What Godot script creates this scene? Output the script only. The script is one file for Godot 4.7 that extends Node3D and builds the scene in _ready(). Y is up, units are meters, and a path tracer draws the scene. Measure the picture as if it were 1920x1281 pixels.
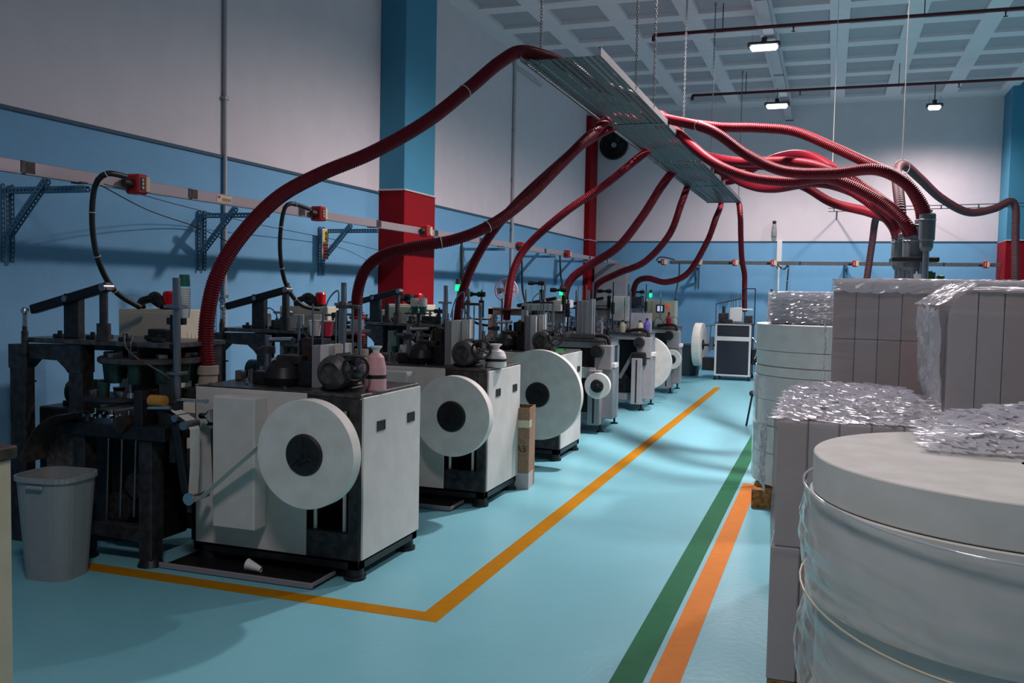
extends Node3D
# Paper-cup workshop. Row of machines runs along -z; x is to the right; floor at y = 0.

const FOCAL := 1717.0
const EYE := Vector3(0, 1.6, 0)
const WALL_X := -5.0
const BACK_Z := -19.6
const CEIL := 5.45
const BELT := 2.7          # height where blue paint meets white paint
const RIGHT_X := 6.5
const FRONT_Z := 5.0
var look := Basis.from_euler(Vector3(deg_to_rad(-3.19), deg_to_rad(19.15), deg_to_rad(1.115)))
var M := {}
var rng := RandomNumberGenerator.new()

# ---------------------------------------------------------------- pixel directions met with known planes
func ray(u: float, v: float) -> Vector3:
	return look * Vector3((u - 960.0) / FOCAL, -(v - 640.5) / FOCAL, -1.0)
func uz(u: float, v: float, z: float) -> Vector3:
	var d := ray(u, v)
	return EYE + d * ((z - EYE.z) / d.z)
func ux(u: float, v: float, x: float) -> Vector3:
	var d := ray(u, v)
	return EYE + d * ((x - EYE.x) / d.x)
func uy(u: float, v: float, y: float) -> Vector3:
	var d := ray(u, v)
	return EYE + d * ((y - EYE.y) / d.y)

# ---------------------------------------------------------------- mesh collector
class Geo:
	extends RefCounted
	var v := PackedVector3Array()
	var n := PackedVector3Array()
	func tri(a: Vector3, b: Vector3, c: Vector3) -> void:
		var w := (c - a).cross(b - a).normalized()
		v.append(a); v.append(b); v.append(c)
		n.append(w); n.append(w); n.append(w)
	func tri_out(a: Vector3, b: Vector3, c: Vector3, ctr: Vector3) -> void:
		if (c - a).cross(b - a).dot((a + b + c) / 3.0 - ctr) < 0.0:
			tri(a, c, b)
		else:
			tri(a, b, c)
	func quad_out(a: Vector3, b: Vector3, c: Vector3, d: Vector3, ctr: Vector3) -> void:
		tri_out(a, b, c, ctr); tri_out(a, c, d, ctr)
	func quad(a: Vector3, b: Vector3, c: Vector3, d: Vector3) -> void:
		tri(a, b, c); tri(a, c, d)
	func smooth(a: Vector3, b: Vector3, c: Vector3, na: Vector3, nb: Vector3, nc: Vector3) -> void:
		if (c - a).cross(b - a).dot(na + nb + nc) < 0.0:
			v.append(a); v.append(c); v.append(b)
			n.append(na); n.append(nc); n.append(nb)
		else:
			v.append(a); v.append(b); v.append(c)
			n.append(na); n.append(nb); n.append(nc)
	func smooth_quad(a: Vector3, b: Vector3, c: Vector3, d: Vector3, na: Vector3, nb: Vector3, nc: Vector3, nd: Vector3) -> void:
		smooth(a, b, c, na, nb, nc); smooth(a, c, d, na, nc, nd)
	func mesh() -> ArrayMesh:
		var arr := []
		arr.resize(Mesh.ARRAY_MAX)
		arr[Mesh.ARRAY_VERTEX] = v
		arr[Mesh.ARRAY_NORMAL] = n
		var m := ArrayMesh.new()
		m.add_surface_from_arrays(Mesh.PRIMITIVE_TRIANGLES, arr)
		return m
	# box with chamfered edges
	func box(c: Vector3, s: Vector3, ch := 0.0, b := Basis.IDENTITY) -> Geo:
		var h := s * 0.5
		ch = minf(ch, minf(h.x, minf(h.y, h.z)) * 0.9)
		if ch <= 0.0:
			var k: Array[Vector3] = []
			for i in 8:
				k.append(c + b * Vector3(h.x if i & 1 else -h.x, h.y if i & 2 else -h.y, h.z if i & 4 else -h.z))
			for f in [[0, 1, 3, 2], [4, 5, 7, 6], [0, 1, 5, 4], [2, 3, 7, 6], [0, 2, 6, 4], [1, 3, 7, 5]]:
				quad_out(k[f[0]], k[f[1]], k[f[2]], k[f[3]], c)
			return self
		var p := []
		for i in 8:
			var sg := Vector3(1 if i & 1 else -1, 1 if i & 2 else -1, 1 if i & 4 else -1)
			var row := []
			for a in 3:
				var q := sg * (h - Vector3(ch, ch, ch))
				q[a] = sg[a] * h[a]
				row.append(c + b * q)
			p.append(row)
		for a in 3:
			var e := (a + 1) % 3
			var g := (a + 2) % 3
			for s0 in 2:
				var i0: int = s0 << a
				quad_out(p[i0][a], p[i0 | (1 << e)][a], p[i0 | (1 << e) | (1 << g)][a], p[i0 | (1 << g)][a], c)
			for sa in 2:
				for se in 2:
					var i1: int = (sa << a) | (se << e)
					quad_out(p[i1][a], p[i1 | (1 << g)][a], p[i1 | (1 << g)][e], p[i1][e], c)
		for i in 8:
			tri_out(p[i][0], p[i][1], p[i][2], c)
		return self
	func span(x0: float, x1: float, y0: float, y1: float, z0: float, z1: float, ch := 0.0) -> Geo:
		return box(Vector3((x0 + x1) / 2, (y0 + y1) / 2, (z0 + z1) / 2), Vector3(absf(x1 - x0), absf(y1 - y0), absf(z1 - z0)), ch)
	# square bar between two points
	func bar(p0: Vector3, p1: Vector3, w: float, d: float, ch := 0.0, side := Vector3.ZERO) -> Geo:
		var y := (p1 - p0).normalized()
		var x := side
		if x == Vector3.ZERO:
			x = Vector3(0, 0, 1) if absf(y.z) < 0.9 else Vector3(1, 0, 0)
		x = (x - y * x.dot(y)).normalized()
		return box((p0 + p1) / 2, Vector3(w, p0.distance_to(p1), d), ch, Basis(x, y, x.cross(y)))
	static func frame(y: Vector3) -> Basis:
		y = y.normalized()
		var x := Vector3(1, 0, 0) if absf(y.x) < 0.9 else Vector3(0, 0, 1)
		x = (x - y * x.dot(y)).normalized()
		return Basis(x, y, x.cross(y))
	func cyl(p0: Vector3, p1: Vector3, r0: float, r1 := -1.0, k := 16, caps := true) -> Geo:
		if r1 < 0.0:
			r1 = r0
		var b := frame(p1 - p0)
		var sl := (r0 - r1) / maxf(p0.distance_to(p1), 1e-5)
		for i in k:
			var a := TAU * i / k
			var e := TAU * (i + 1) / k
			var da := b.x * cos(a) + b.z * sin(a)
			var de := b.x * cos(e) + b.z * sin(e)
			var na := (da + b.y * sl).normalized()
			var ne := (de + b.y * sl).normalized()
			smooth_quad(p0 + da * r0, p0 + de * r0, p1 + de * r1, p1 + da * r1, na, ne, ne, na)
			if caps:
				if r1 > 0.0:
					smooth(p1, p1 + da * r1, p1 + de * r1, b.y, b.y, b.y)
				if r0 > 0.0:
					smooth(p0, p0 + da * r0, p0 + de * r0, -b.y, -b.y, -b.y)
		return self
	# profile: Vector2(radius, height) listed upward along the outside
	func lathe(o: Vector3, prof: Array, k := 24, b := Basis.IDENTITY) -> Geo:
		for j in prof.size() - 1:
			var p: Vector2 = prof[j]
			var q: Vector2 = prof[j + 1]
			var t := (q - p).normalized()
			for i in k:
				var a := TAU * i / k
				var e := TAU * (i + 1) / k
				var da := Vector3(cos(a), 0, sin(a))
				var de := Vector3(cos(e), 0, sin(e))
				var na := b * (da * t.y - Vector3(0, t.x, 0))
				var ne := b * (de * t.y - Vector3(0, t.x, 0))
				var a0 := o + b * (da * p.x + Vector3(0, p.y, 0))
				var e0 := o + b * (de * p.x + Vector3(0, p.y, 0))
				var a1 := o + b * (da * q.x + Vector3(0, q.y, 0))
				var e1 := o + b * (de * q.x + Vector3(0, q.y, 0))
				if p.x > 1e-6:
					smooth(a0, e0, a1, na, ne, na)
				if q.x > 1e-6:
					smooth(e0, e1, a1, ne, ne, na)
		return self
	func torus(o: Vector3, b: Basis, big: float, r: float, k := 24, m := 8) -> Geo:
		for i in k:
			for j in m:
				var pt := []
				var nn := []
				for w in [[i, j], [i + 1, j], [i + 1, j + 1], [i, j + 1]]:
					var a: float = TAU * w[0] / k
					var e: float = TAU * w[1] / m
					var d := Vector3(cos(a), 0, sin(a))
					var nm := b * (d * cos(e) + Vector3(0, sin(e), 0))
					pt.append(o + b * (d * big) + nm * r)
					nn.append(nm)
				smooth_quad(pt[0], pt[1], pt[2], pt[3], nn[0], nn[1], nn[2], nn[3])
		return self
	func tube(pts: PackedVector3Array, r: float, k := 8) -> Geo:
		var up := Vector3(0, 1, 0)
		var rings := []
		var norms := []
		for i in pts.size():
			var t := (pts[mini(i + 1, pts.size() - 1)] - pts[maxi(i - 1, 0)]).normalized()
			if i == 0:
				up = Vector3(0, 1, 0) if absf(t.y) < 0.9 else Vector3(1, 0, 0)
			up = (up - t * up.dot(t)).normalized()
			var s := t.cross(up)
			var row := PackedVector3Array()
			var rn := PackedVector3Array()
			for j in k + 1:
				var a := TAU * j / k
				var d := up * cos(a) + s * sin(a)
				row.append(pts[i] + d * r)
				rn.append(d)
			rings.append(row)
			norms.append(rn)
		for i in pts.size() - 1:
			for j in k:
				smooth_quad(rings[i][j], rings[i][j + 1], rings[i + 1][j + 1], rings[i + 1][j], norms[i][j], norms[i][j + 1], norms[i + 1][j + 1], norms[i + 1][j])
		for e in [0, pts.size() - 1]:
			var t2 := (pts[1] - pts[0]) if e == 0 else (pts[e - 1] - pts[e])
			for j in k:
				smooth(pts[e], rings[e][j], rings[e][j + 1], -t2.normalized(), -t2.normalized(), -t2.normalized())
		return self
	# a flat band of given width vector and thickness following a path
	func band(pts: PackedVector3Array, w: Vector3, th: float) -> Geo:
		for i in pts.size() - 1:
			var t := (pts[i + 1] - pts[i])
			var nn := t.cross(w).normalized() * th * 0.5
			var a := pts[i] - w / 2
			var b2 := pts[i] + w / 2
			var c := pts[i + 1] + w / 2
			var d := pts[i + 1] - w / 2
			var ctr := (a + b2 + c + d) / 4
			quad_out(a + nn, b2 + nn, c + nn, d + nn, ctr)
			quad_out(a - nn, b2 - nn, c - nn, d - nn, ctr)
			quad_out(a + nn, a - nn, d - nn, d + nn, ctr)
			quad_out(b2 + nn, b2 - nn, c - nn, c + nn, ctr)
		return self
	# polygon in a plane, given a thickness along the basis' z
	func plate(poly: PackedVector2Array, o: Vector3, b: Basis, th: float) -> Geo:
		var idx := Geometry2D.triangulate_polygon(poly)
		var f := b.z.normalized()
		for i in range(0, idx.size(), 3):
			var q := []
			for j in 3:
				var w := poly[idx[i + j]]
				q.append(o + b.x * w.x + b.y * w.y)
			smooth(q[0] + f * th / 2, q[1] + f * th / 2, q[2] + f * th / 2, f, f, f)
			smooth(q[0] - f * th / 2, q[1] - f * th / 2, q[2] - f * th / 2, -f, -f, -f)
		var ccw := not Geometry2D.is_polygon_clockwise(poly)
		for i in poly.size():
			var p := poly[i]
			var q2 := poly[(i + 1) % poly.size()]
			var e := (q2 - p).normalized()
			var nr := Vector2(e.y, -e.x) * (1.0 if ccw else -1.0)
			var n3 := b.x * nr.x + b.y * nr.y
			var a := o + b.x * p.x + b.y * p.y
			var c := o + b.x * q2.x + b.y * q2.y
			smooth_quad(a + f * th / 2, c + f * th / 2, c - f * th / 2, a - f * th / 2, n3, n3, n3, n3)
		return self

# ---------------------------------------------------------------- scene helpers
func numbered(parent: Node, called: String) -> String:
	if not parent.has_node(called):
		return called
	var i := 1
	while parent.has_node("%s_%03d" % [called, i]):
		i += 1
	return "%s_%03d" % [called, i]
func mk(parent: Node, called: String, mat, g, label := "") -> MeshInstance3D:
	var o := MeshInstance3D.new()
	o.mesh = g.mesh() if g is Geo else g
	o.material_override = M[mat] if mat is String else mat
	o.name = numbered(parent, called)
	parent.add_child(o, true)
	if label != "":
		o.set_meta("label", label)
	return o
func thing(called: String, label: String, category: String, at := Vector3.ZERO, turn := 0.0, group := "") -> Node3D:
	var o := Node3D.new()
	o.name = numbered(self, called)
	add_child(o, true)
	o.position = at
	o.rotation.y = turn
	o.set_meta("label", label)
	o.set_meta("category", category)
	if group != "":
		o.set_meta("group", group)
	return o
func copy_of(src: Node3D, at: Vector3, turn: float, label: String, group := "") -> Node3D:
	var o: Node3D = src.duplicate()
	var base := String(src.name)
	if base.length() > 4 and base[base.length() - 4] == "_" and base.right(3).is_valid_int():
		base = base.left(base.length() - 4)
	o.name = numbered(self, base)
	add_child(o, true)
	o.position = at
	o.rotation.y = turn
	o.set_meta("label", label)
	if group != "":
		o.set_meta("group", group)
	return o
func structure(o: Node, label: String, category: String) -> void:
	o.set_meta("kind", "structure")
	o.set_meta("label", label)
	o.set_meta("category", category)
func geo() -> Geo:
	return Geo.new()
func curve(pts: Array, step := 0.02) -> PackedVector3Array:
	var out := PackedVector3Array()
	for i in pts.size() - 1:
		var p0: Vector3 = pts[maxi(i - 1, 0)]
		var p1: Vector3 = pts[i]
		var p2: Vector3 = pts[i + 1]
		var p3: Vector3 = pts[mini(i + 2, pts.size() - 1)]
		var k := maxi(2, int(p1.distance_to(p2) / step))
		for j in k:
			out.append(p1.cubic_interpolate(p2, p0, p3, float(j) / k))
	out.append(pts[-1])
	return out

# ---------------------------------------------------------------- materials
func noise_tex(freq: float, lo: Color, hi: Color, seed_ := 1, kind := FastNoiseLite.TYPE_SIMPLEX_SMOOTH, oct := 4, size := 512) -> NoiseTexture2D:
	var fn := FastNoiseLite.new()
	fn.noise_type = kind
	fn.frequency = freq
	fn.seed = seed_
	fn.fractal_octaves = oct
	var t := NoiseTexture2D.new()
	t.width = size
	t.height = size
	t.seamless = true
	t.noise = fn
	var ramp := Gradient.new()
	ramp.colors = PackedColorArray([lo, hi])
	ramp.offsets = PackedFloat32Array([0.25, 0.75])
	t.color_ramp = ramp
	return t
func bump_tex(freq: float, strength: float, seed_ := 5, oct := 4) -> NoiseTexture2D:
	var t := noise_tex(freq, Color.BLACK, Color.WHITE, seed_, FastNoiseLite.TYPE_SIMPLEX_SMOOTH, oct)
	t.color_ramp = null
	t.as_normal_map = true
	t.bump_strength = strength
	return t
func mat(key: String, c: Color, rough := 0.6, metal := 0.0) -> StandardMaterial3D:
	var m := StandardMaterial3D.new()
	m.albedo_color = c
	m.roughness = rough
	m.metallic = metal
	M[key] = m
	return m
func textured(m: StandardMaterial3D, t: Texture2D, scale := 1.0, normal: Texture2D = null, depth := 1.0) -> void:
	m.uv1_triplanar = true
	m.uv1_world_triplanar = true
	m.uv1_scale = Vector3.ONE * scale
	if t:
		m.albedo_texture = t
	if normal:
		m.normal_enabled = true
		m.normal_texture = normal
		m.normal_scale = depth
func c8(r: int, g: int, b: int) -> Color:
	return Color8(r, g, b)

func make_materials() -> void:
	var patchy := noise_tex(0.01, Color(0.985, 0.985, 0.985), Color(1, 1, 1), 3)
	var dirty := noise_tex(0.02, Color(0.965, 0.965, 0.96), Color(1, 1, 1), 8)
	var oily := noise_tex(0.03, Color(0.72, 0.7, 0.68), Color(1, 1, 1), 12)
	var fine := bump_tex(0.2, 2.0, 9, 2)
	var peel := bump_tex(0.12, 3.0, 21, 3)
	textured(mat("floor", c8(123, 188, 200), 0.36), patchy, 0.35, peel, 0.05)
	M["floor"].metallic_specular = 0.3
	textured(mat("wall_blue", c8(114, 170, 207), 0.75), patchy, 0.5, fine, 0.15)
	textured(mat("wall_white", c8(222, 212, 216), 0.8), patchy, 0.4, fine, 0.15)
	textured(mat("soffit", c8(230, 220, 221), 0.85), patchy, 0.6)
	textured(mat("coffer_shade", c8(176, 171, 175), 0.85), patchy, 0.6)  # recess shade put into the colour, as the coffers are modelled shallow
	mat("belt_line", c8(52, 84, 104), 0.7)
	mat("cream_trim", c8(205, 190, 185), 0.6)
	textured(mat("pillar_red", c8(140, 12, 24), 0.6), patchy, 0.6)
	M["pillar_red"].metallic_specular = 0.25
	textured(mat("pillar_blue", c8(64, 138, 168), 0.7), patchy, 0.5)
	textured(mat("line_yellow", c8(176, 120, 18), 0.5), dirty, 0.8)
	M["line_yellow"].metallic_specular = 0.12
	textured(mat("line_orange", c8(216, 132, 60), 0.5), dirty, 0.8)
	M["line_orange"].metallic_specular = 0.12
	textured(mat("line_green", c8(44, 110, 78), 0.5), dirty, 0.8)
	M["line_green"].metallic_specular = 0.12
	textured(mat("white_panel", c8(214, 212, 206), 0.45), dirty, 0.5)
	textured(mat("cream_metal", c8(206, 196, 176), 0.5), dirty, 0.7)
	textured(mat("beige_metal", c8(196, 186, 158), 0.5), dirty, 0.7)
	textured(mat("dark_steel", c8(68, 68, 72), 0.45, 0.3), oily, 0.9)
	textured(mat("black_steel", c8(40, 40, 43), 0.42, 0.2), oily, 0.9)
	textured(mat("brown_steel", c8(70, 58, 52), 0.55, 0.3), oily, 0.9)
	textured(mat("table_steel", c8(108, 104, 103), 0.35, 0.5), oily, 0.9)
	textured(mat("grey_paint", c8(146, 146, 150), 0.5), dirty, 0.7)
	textured(mat("navy_panel", c8(40, 42, 54), 0.45), dirty, 0.7)
	textured(mat("motor_grey", c8(98, 96, 97), 0.45, 0.3), oily, 1.2)
	mat("wheel_iron", c8(52, 50, 50), 0.3, 0.4)
	textured(mat("chute_brown", c8(104, 92, 88), 0.5, 0.2), oily, 1.2)
	mat("chrome", c8(200, 200, 206), 0.18, 1.0)
	mat("steel", c8(150, 150, 156), 0.32, 0.9)
	textured(mat("zinc", c8(118, 122, 122), 0.55, 0.45), noise_tex(0.05, Color(0.7, 0.7, 0.72), Color(1, 1, 1), 31, FastNoiseLite.TYPE_CELLULAR, 2), 2.0)
	mat("alu", c8(168, 156, 160), 0.45, 0.4)
	mat("conduit_grey", c8(186, 180, 184), 0.6)
	mat("bracket_blue", c8(104, 142, 166), 0.5, 0.3)
	mat("rubber", c8(22, 22, 24), 0.6)
	mat("cable_black", c8(26, 30, 32), 0.5)
	mat("hole_black", c8(14, 14, 16), 0.7)
	var hose := mat("hose_red", c8(104, 17, 31), 0.45)
	hose.metallic_specular = 0.3
	mat("hose_dark", c8(58, 20, 28), 0.6)
	mat("hose_cuff", c8(176, 166, 152), 0.6)
	mat("sleeve_grey", c8(92, 100, 104), 0.45, 0.2)
	textured(mat("paper", c8(226, 226, 220), 0.75), noise_tex(0.015, Color(0.95, 0.95, 0.94), Color(1, 1, 1), 40), 0.8)
	textured(mat("paper_edge", c8(228, 228, 226), 0.7), noise_tex(0.015, Color(0.95, 0.95, 0.94), Color(1, 1, 1), 41), 0.8)
	mat("core_black", c8(26, 27, 30), 0.55)
	mat("tap_red", c8(190, 34, 36), 0.45)
	mat("tap_cream", c8(214, 190, 160), 0.5)
	mat("beacon_red", c8(200, 16, 26), 0.25)
	mat("beacon_dark", c8(70, 22, 30), 0.35)
	mat("pink_plastic", c8(226, 168, 172), 0.45)
	mat("white_plastic", c8(226, 224, 220), 0.45)
	mat("beige_plastic", c8(206, 196, 170), 0.5)
	mat("purple_plastic", c8(96, 84, 176), 0.45)
	mat("red_plastic", c8(186, 24, 36), 0.4)
	textured(mat("bin_grey", c8(152, 158, 158), 0.55), dirty, 0.9)
	textured(mat("bin_dark", c8(72, 84, 88), 0.55), dirty, 0.9)
	textured(mat("cardboard", c8(156, 124, 98), 0.85), noise_tex(0.04, Color(0.86, 0.86, 0.86), Color(1, 1, 1), 50), 1.0)
	textured(mat("pack_grey", c8(180, 173, 174), 0.7), patchy, 1.0)
	textured(mat("pack_brown", c8(176, 165, 161), 0.75), patchy, 1.0)
	textured(mat("pack_pink", c8(184, 162, 159), 0.75), patchy, 1.0)
	textured(mat("pack_white", c8(206, 206, 208), 0.6), patchy, 1.0)
	textured(mat("pallet_wood", c8(170, 124, 66), 0.8), noise_tex(0.03, Color(0.7, 0.68, 0.64), Color(1, 1, 1), 55), 1.2)
	mat("amber_roll", c8(196, 136, 60), 0.35)
	mat("cup_green", c8(30, 110, 84), 0.5)
	mat("cup_white", c8(230, 230, 228), 0.5)
	mat("cup_red", c8(196, 40, 66), 0.5)
	mat("mold_green", c8(38, 66, 60), 0.4, 0.3)
	mat("sprinkler_red", c8(74, 20, 26), 0.45, 0.2)
	mat("fan_black", c8(24, 20, 26), 0.6)
	mat("sign_yellow", c8(224, 190, 90), 0.5)
	mat("sign_red", c8(200, 60, 46), 0.5)
	mat("screen_frame", c8(40, 44, 60), 0.4)
	mat("lever_black", c8(36, 36, 40), 0.45, 0.4)
	mat("yellow_tag", c8(206, 176, 40), 0.5)
	mat("green_box", c8(40, 96, 60), 0.5)
	mat("wire_tie", c8(214, 208, 200), 0.5)
	mat("tape_pale", c8(206, 196, 170), 0.35)
	for k in [["film", 0.6, 0.2], ["film_soft", 0.08, 0.14], ["film_thick", 0.45, 0.1]]:
		var f := mat(k[0], Color(0.93, 0.93, 0.96, k[1]), k[2])
		f.transparency = BaseMaterial3D.TRANSPARENCY_ALPHA
		f.cull_mode = BaseMaterial3D.CULL_DISABLED
		f.metallic_specular = 0.7
		f.metallic = 0.35 if k[0] == "film_thick" else 0.0
	var glow := mat("lamp_glow", Color(1, 1, 1), 0.5)
	glow.emission_enabled = true
	glow.emission = Color(0.96, 0.98, 1.0)
	glow.emission_energy_multiplier = 6.0
	var gg := mat("green_glow", c8(30, 200, 120), 0.4)
	gg.emission_enabled = true
	gg.emission = Color(0.05, 0.9, 0.45)
	gg.emission_energy_multiplier = 0.9
	var sg := mat("screen_glow", c8(200, 205, 220), 0.3)
	sg.emission_enabled = true
	sg.emission = Color(0.75, 0.8, 0.95)
	sg.emission_energy_multiplier = 0.7
	var rg := mat("red_glow", c8(230, 60, 40), 0.4)
	rg.emission_enabled = true
	rg.emission = Color(1.0, 0.2, 0.1)
	rg.emission_energy_multiplier = 0.5

# ---------------------------------------------------------------- scene
func _ready() -> void:
	rng.seed = 7
	var cam := Camera3D.new()
	cam.name = "camera"
	cam.transform = Transform3D(look, EYE)
	cam.fov = rad_to_deg(2.0 * atan(640.5 / FOCAL))
	cam.near = 0.05
	cam.far = 80.0
	add_child(cam)
	cam.current = true
	var we := WorldEnvironment.new()
	we.name = "world_environment"
	var env := Environment.new()
	env.background_mode = Environment.BG_COLOR
	env.background_color = Color(0.02, 0.02, 0.02)
	env.ambient_light_source = Environment.AMBIENT_SOURCE_DISABLED
	env.tonemap_mode = Environment.TONE_MAPPER_LINEAR
	env.tonemap_exposure = 0.95
	env.sdfgi_enabled = true
	env.ssao_enabled = true
	env.ssil_enabled = true
	we.environment = env
	add_child(we)
	make_materials()
	lamps()
	room()
	ceiling_fittings()
	busways()
	machines()
	hoses()
	stock()
	small_things()

# ---------------------------------------------------------------- lamps of the hall
const LAMP_POWER := 30.0
const LAMP_CONE := 84.0
func lamp(at: Vector3, label: String, w := 0.36, power := LAMP_POWER, soft := 0.12) -> void:
	var t := thing("high_bay_lamp", label, "lamp", at, 0.0, "high bay lamps under the ceiling")
	mk(t, "housing", "dark_steel", geo().box(Vector3(0, 0.05, 0), Vector3(w + 0.07, 0.035, 0.16), 0.01))
	mk(t, "lamp_diffuser", "lamp_glow", geo().box(Vector3(0, 0, 0), Vector3(w, 0.07, 0.13), 0.025))
	for s in [-1, 1]:
		mk(t, "end_cap", "dark_steel", geo().box(Vector3(s * (w / 2 + 0.022), 0.03, 0), Vector3(0.03, 0.05, 0.14), 0.008))
		mk(t, "hanger_wire", "steel", geo().bar(Vector3(s * w * 0.45, 0.065, 0), Vector3(s * w * 0.45, 0.2, 0), 0.006, 0.006))
	mk(t, "drop_rod", "dark_steel", geo().bar(Vector3(0, 0.13, 0), Vector3(0, 0.449, 0), 0.016, 0.016))
	mk(t, "junction_box", "dark_steel", geo().box(Vector3(0, 0.1, 0), Vector3(0.07, 0.07, 0.07), 0.006))
	var l := SpotLight3D.new()
	l.name = "lamp_light"
	l.spot_angle = LAMP_CONE
	l.spot_angle_attenuation = 1.0
	l.spot_range = 60.0
	l.spot_attenuation = 2.0
	l.light_size = soft
	l.light_energy = power
	l.light_color = Color(1.0, 0.935, 0.94)
	l.shadow_enabled = true
	l.rotation = Vector3(-PI / 2, 0, 0)
	l.position = Vector3(0, -0.17, 0)
	t.add_child(l)
func lamps() -> void:
	lamp(Vector3(-1.0, 5.0, -9.1), "lit high bay lamp above the aisle, outermost of its row from the back wall", 0.36, LAMP_POWER * 1.08)
	lamp(Vector3(-1.0, 5.0, -13.2), "lit high bay lamp on the trunking between the two sprinkler pipes", 0.36, LAMP_POWER * 0.45)
	lamp(Vector3(-1.05, 5.0, -17.3), "lit high bay lamp at the end of the trunking by the back wall", 0.36, LAMP_POWER * 0.4)
	lamp(Vector3(1.61, 5.0, -18.07), "lit high bay lamp hung alone by the blue and red corner pillar", 0.2, LAMP_POWER * 0.3)
	lamp(Vector3(1.61, 5.0, -9.8), "added unseen high bay lamp above the wrapped stacks", 0.36, LAMP_POWER * 0.85)  # made-up lamp out of view, added to brighten stacks and left wall
	lamp(Vector3(-1.0, 5.0, -0.9), "lit high bay lamp above the clear end of the aisle", 0.36, LAMP_POWER * 0.26, 0.35)

# ---------------------------------------------------------------- room shell
func room() -> void:
	var fl := Node3D.new()
	fl.name = "floor"
	add_child(fl)
	structure(fl, "glossy turquoise epoxy floor with painted lines", "floor")
	mk(fl, "slab", "floor", geo().span(WALL_X - 0.2, RIGHT_X + 0.2, -0.15, 0, BACK_Z - 0.2, FRONT_Z + 0.2))
	var t := 0.0012
	mk(fl, "yellow_line", "line_yellow", geo().span(-1.845, -1.735, 0, t, -16.0, -4.08), "long yellow line along the machines")
	mk(fl, "yellow_line", "line_yellow", geo().span(WALL_X + 0.9, -1.735, 0, t, -4.08, -3.97), "yellow line across the front of the machines")
	mk(fl, "green_line", "line_green", geo().span(-0.805, -0.675, 0, t, -14.0, 3.0), "dark green line along the aisle")
	mk(fl, "orange_line", "line_orange", geo().span(-0.65, -0.53, 0, t, -7.95, 3.0), "orange line beside the pallets")
	for w in [["wall_left", 0], ["wall_back", 1], ["wall_right", 2], ["wall_front", 3]]:
		var o := Node3D.new()
		o.name = w[0]
		add_child(o)
		var low := geo()
		var high := geo()
		var belt := geo()
		match w[1]:
			0:
				low.span(WALL_X - 0.2, WALL_X, 0, BELT, BACK_Z, FRONT_Z)
				high.span(WALL_X - 0.2, WALL_X, BELT, CEIL + 0.5, BACK_Z, FRONT_Z)
				belt.span(WALL_X, WALL_X + 0.012, BELT - 0.015, BELT + 0.015, BACK_Z, FRONT_Z, 0.004)
			1:
				low.span(WALL_X - 0.2, RIGHT_X + 0.2, 0, BELT, BACK_Z - 0.2, BACK_Z)
				high.span(WALL_X - 0.2, RIGHT_X + 0.2, BELT, CEIL + 0.5, BACK_Z - 0.2, BACK_Z)
				belt.span(WALL_X, RIGHT_X, BELT - 0.015, BELT + 0.015, BACK_Z, BACK_Z + 0.012, 0.004)
			2:
				low.span(RIGHT_X, RIGHT_X + 0.2, 0, BELT, BACK_Z, FRONT_Z)
				high.span(RIGHT_X, RIGHT_X + 0.2, BELT, CEIL + 0.5, BACK_Z, FRONT_Z)
				belt.span(RIGHT_X - 0.012, RIGHT_X, BELT - 0.015, BELT + 0.015, BACK_Z, FRONT_Z, 0.004)
			3:
				low.span(WALL_X - 0.2, RIGHT_X + 0.2, 0, BELT, FRONT_Z, FRONT_Z + 0.2)
				high.span(WALL_X - 0.2, RIGHT_X + 0.2, BELT, CEIL + 0.5, FRONT_Z, FRONT_Z + 0.2)
				belt.span(WALL_X, RIGHT_X, BELT - 0.015, BELT + 0.015, FRONT_Z - 0.012, FRONT_Z, 0.004)
		mk(o, "blue_dado", "wall_blue", low)
		mk(o, "white_upper", "wall_white", high)
		mk(o, "belt_line", "belt_line", belt)
		structure(o, ["left", "back", "right", "front"][w[1]] + " wall, light blue below and white above", "wall")
	# pillars against the walls
	pillar("trim_1", "wall pillar painted red below and blue above", Vector3(WALL_X, 0, -10.02), 0.33, 0.86, BELT + 0.03, CEIL + 0.3, "pillar_red", "pillar_blue")
	pillar("trim_2", "tall red corner pillar beside the round wall fan", Vector3(WALL_X, 0, -19.2), 0.12, 0.62, BELT, 5.3, "pillar_red", "pillar_red")
	pillar("trim_3", "corner pillar painted blue above and red below by the right stacks", Vector3(2.95, 0, BACK_Z + 0.45), 0.8, 0.9, BELT - 0.02, CEIL + 0.3, "pillar_red", "pillar_blue")
	# ceiling: slab with ribs and recessed coffers
	var ce := Node3D.new()
	ce.name = "ceiling"
	add_child(ce)
	structure(ce, "white waffle slab ceiling with recessed coffers", "ceiling")
	mk(ce, "slab", "soffit", geo().span(WALL_X - 0.2, RIGHT_X + 0.2, CEIL + 0.06, CEIL + 0.5, BACK_Z - 0.2, FRONT_Z + 0.2))
	var prof := PackedVector2Array([Vector2(-0.13, 0), Vector2(0.13, 0), Vector2(0.137, 0.06), Vector2(-0.137, 0.06)])
	var lz := FRONT_Z - BACK_Z
	var rib_z := geo().plate(prof, Vector3.ZERO, Basis.IDENTITY, lz).mesh()
	var x := -0.03 - 0.985 * 5
	while x < RIGHT_X:
		if x > WALL_X - 0.1:
			mk(ce, "rib", "soffit", rib_z).position = Vector3(x, CEIL, (FRONT_Z + BACK_Z) / 2)
		x += 0.985
	var lx := RIGHT_X - WALL_X
	var rib_x := geo().plate(prof, Vector3.ZERO, Basis(Vector3(0, 0, 1), Vector3(0, 1, 0), Vector3(-1, 0, 0)), lx).mesh()
	var z := -15.1 - 1.01 * 4
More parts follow.
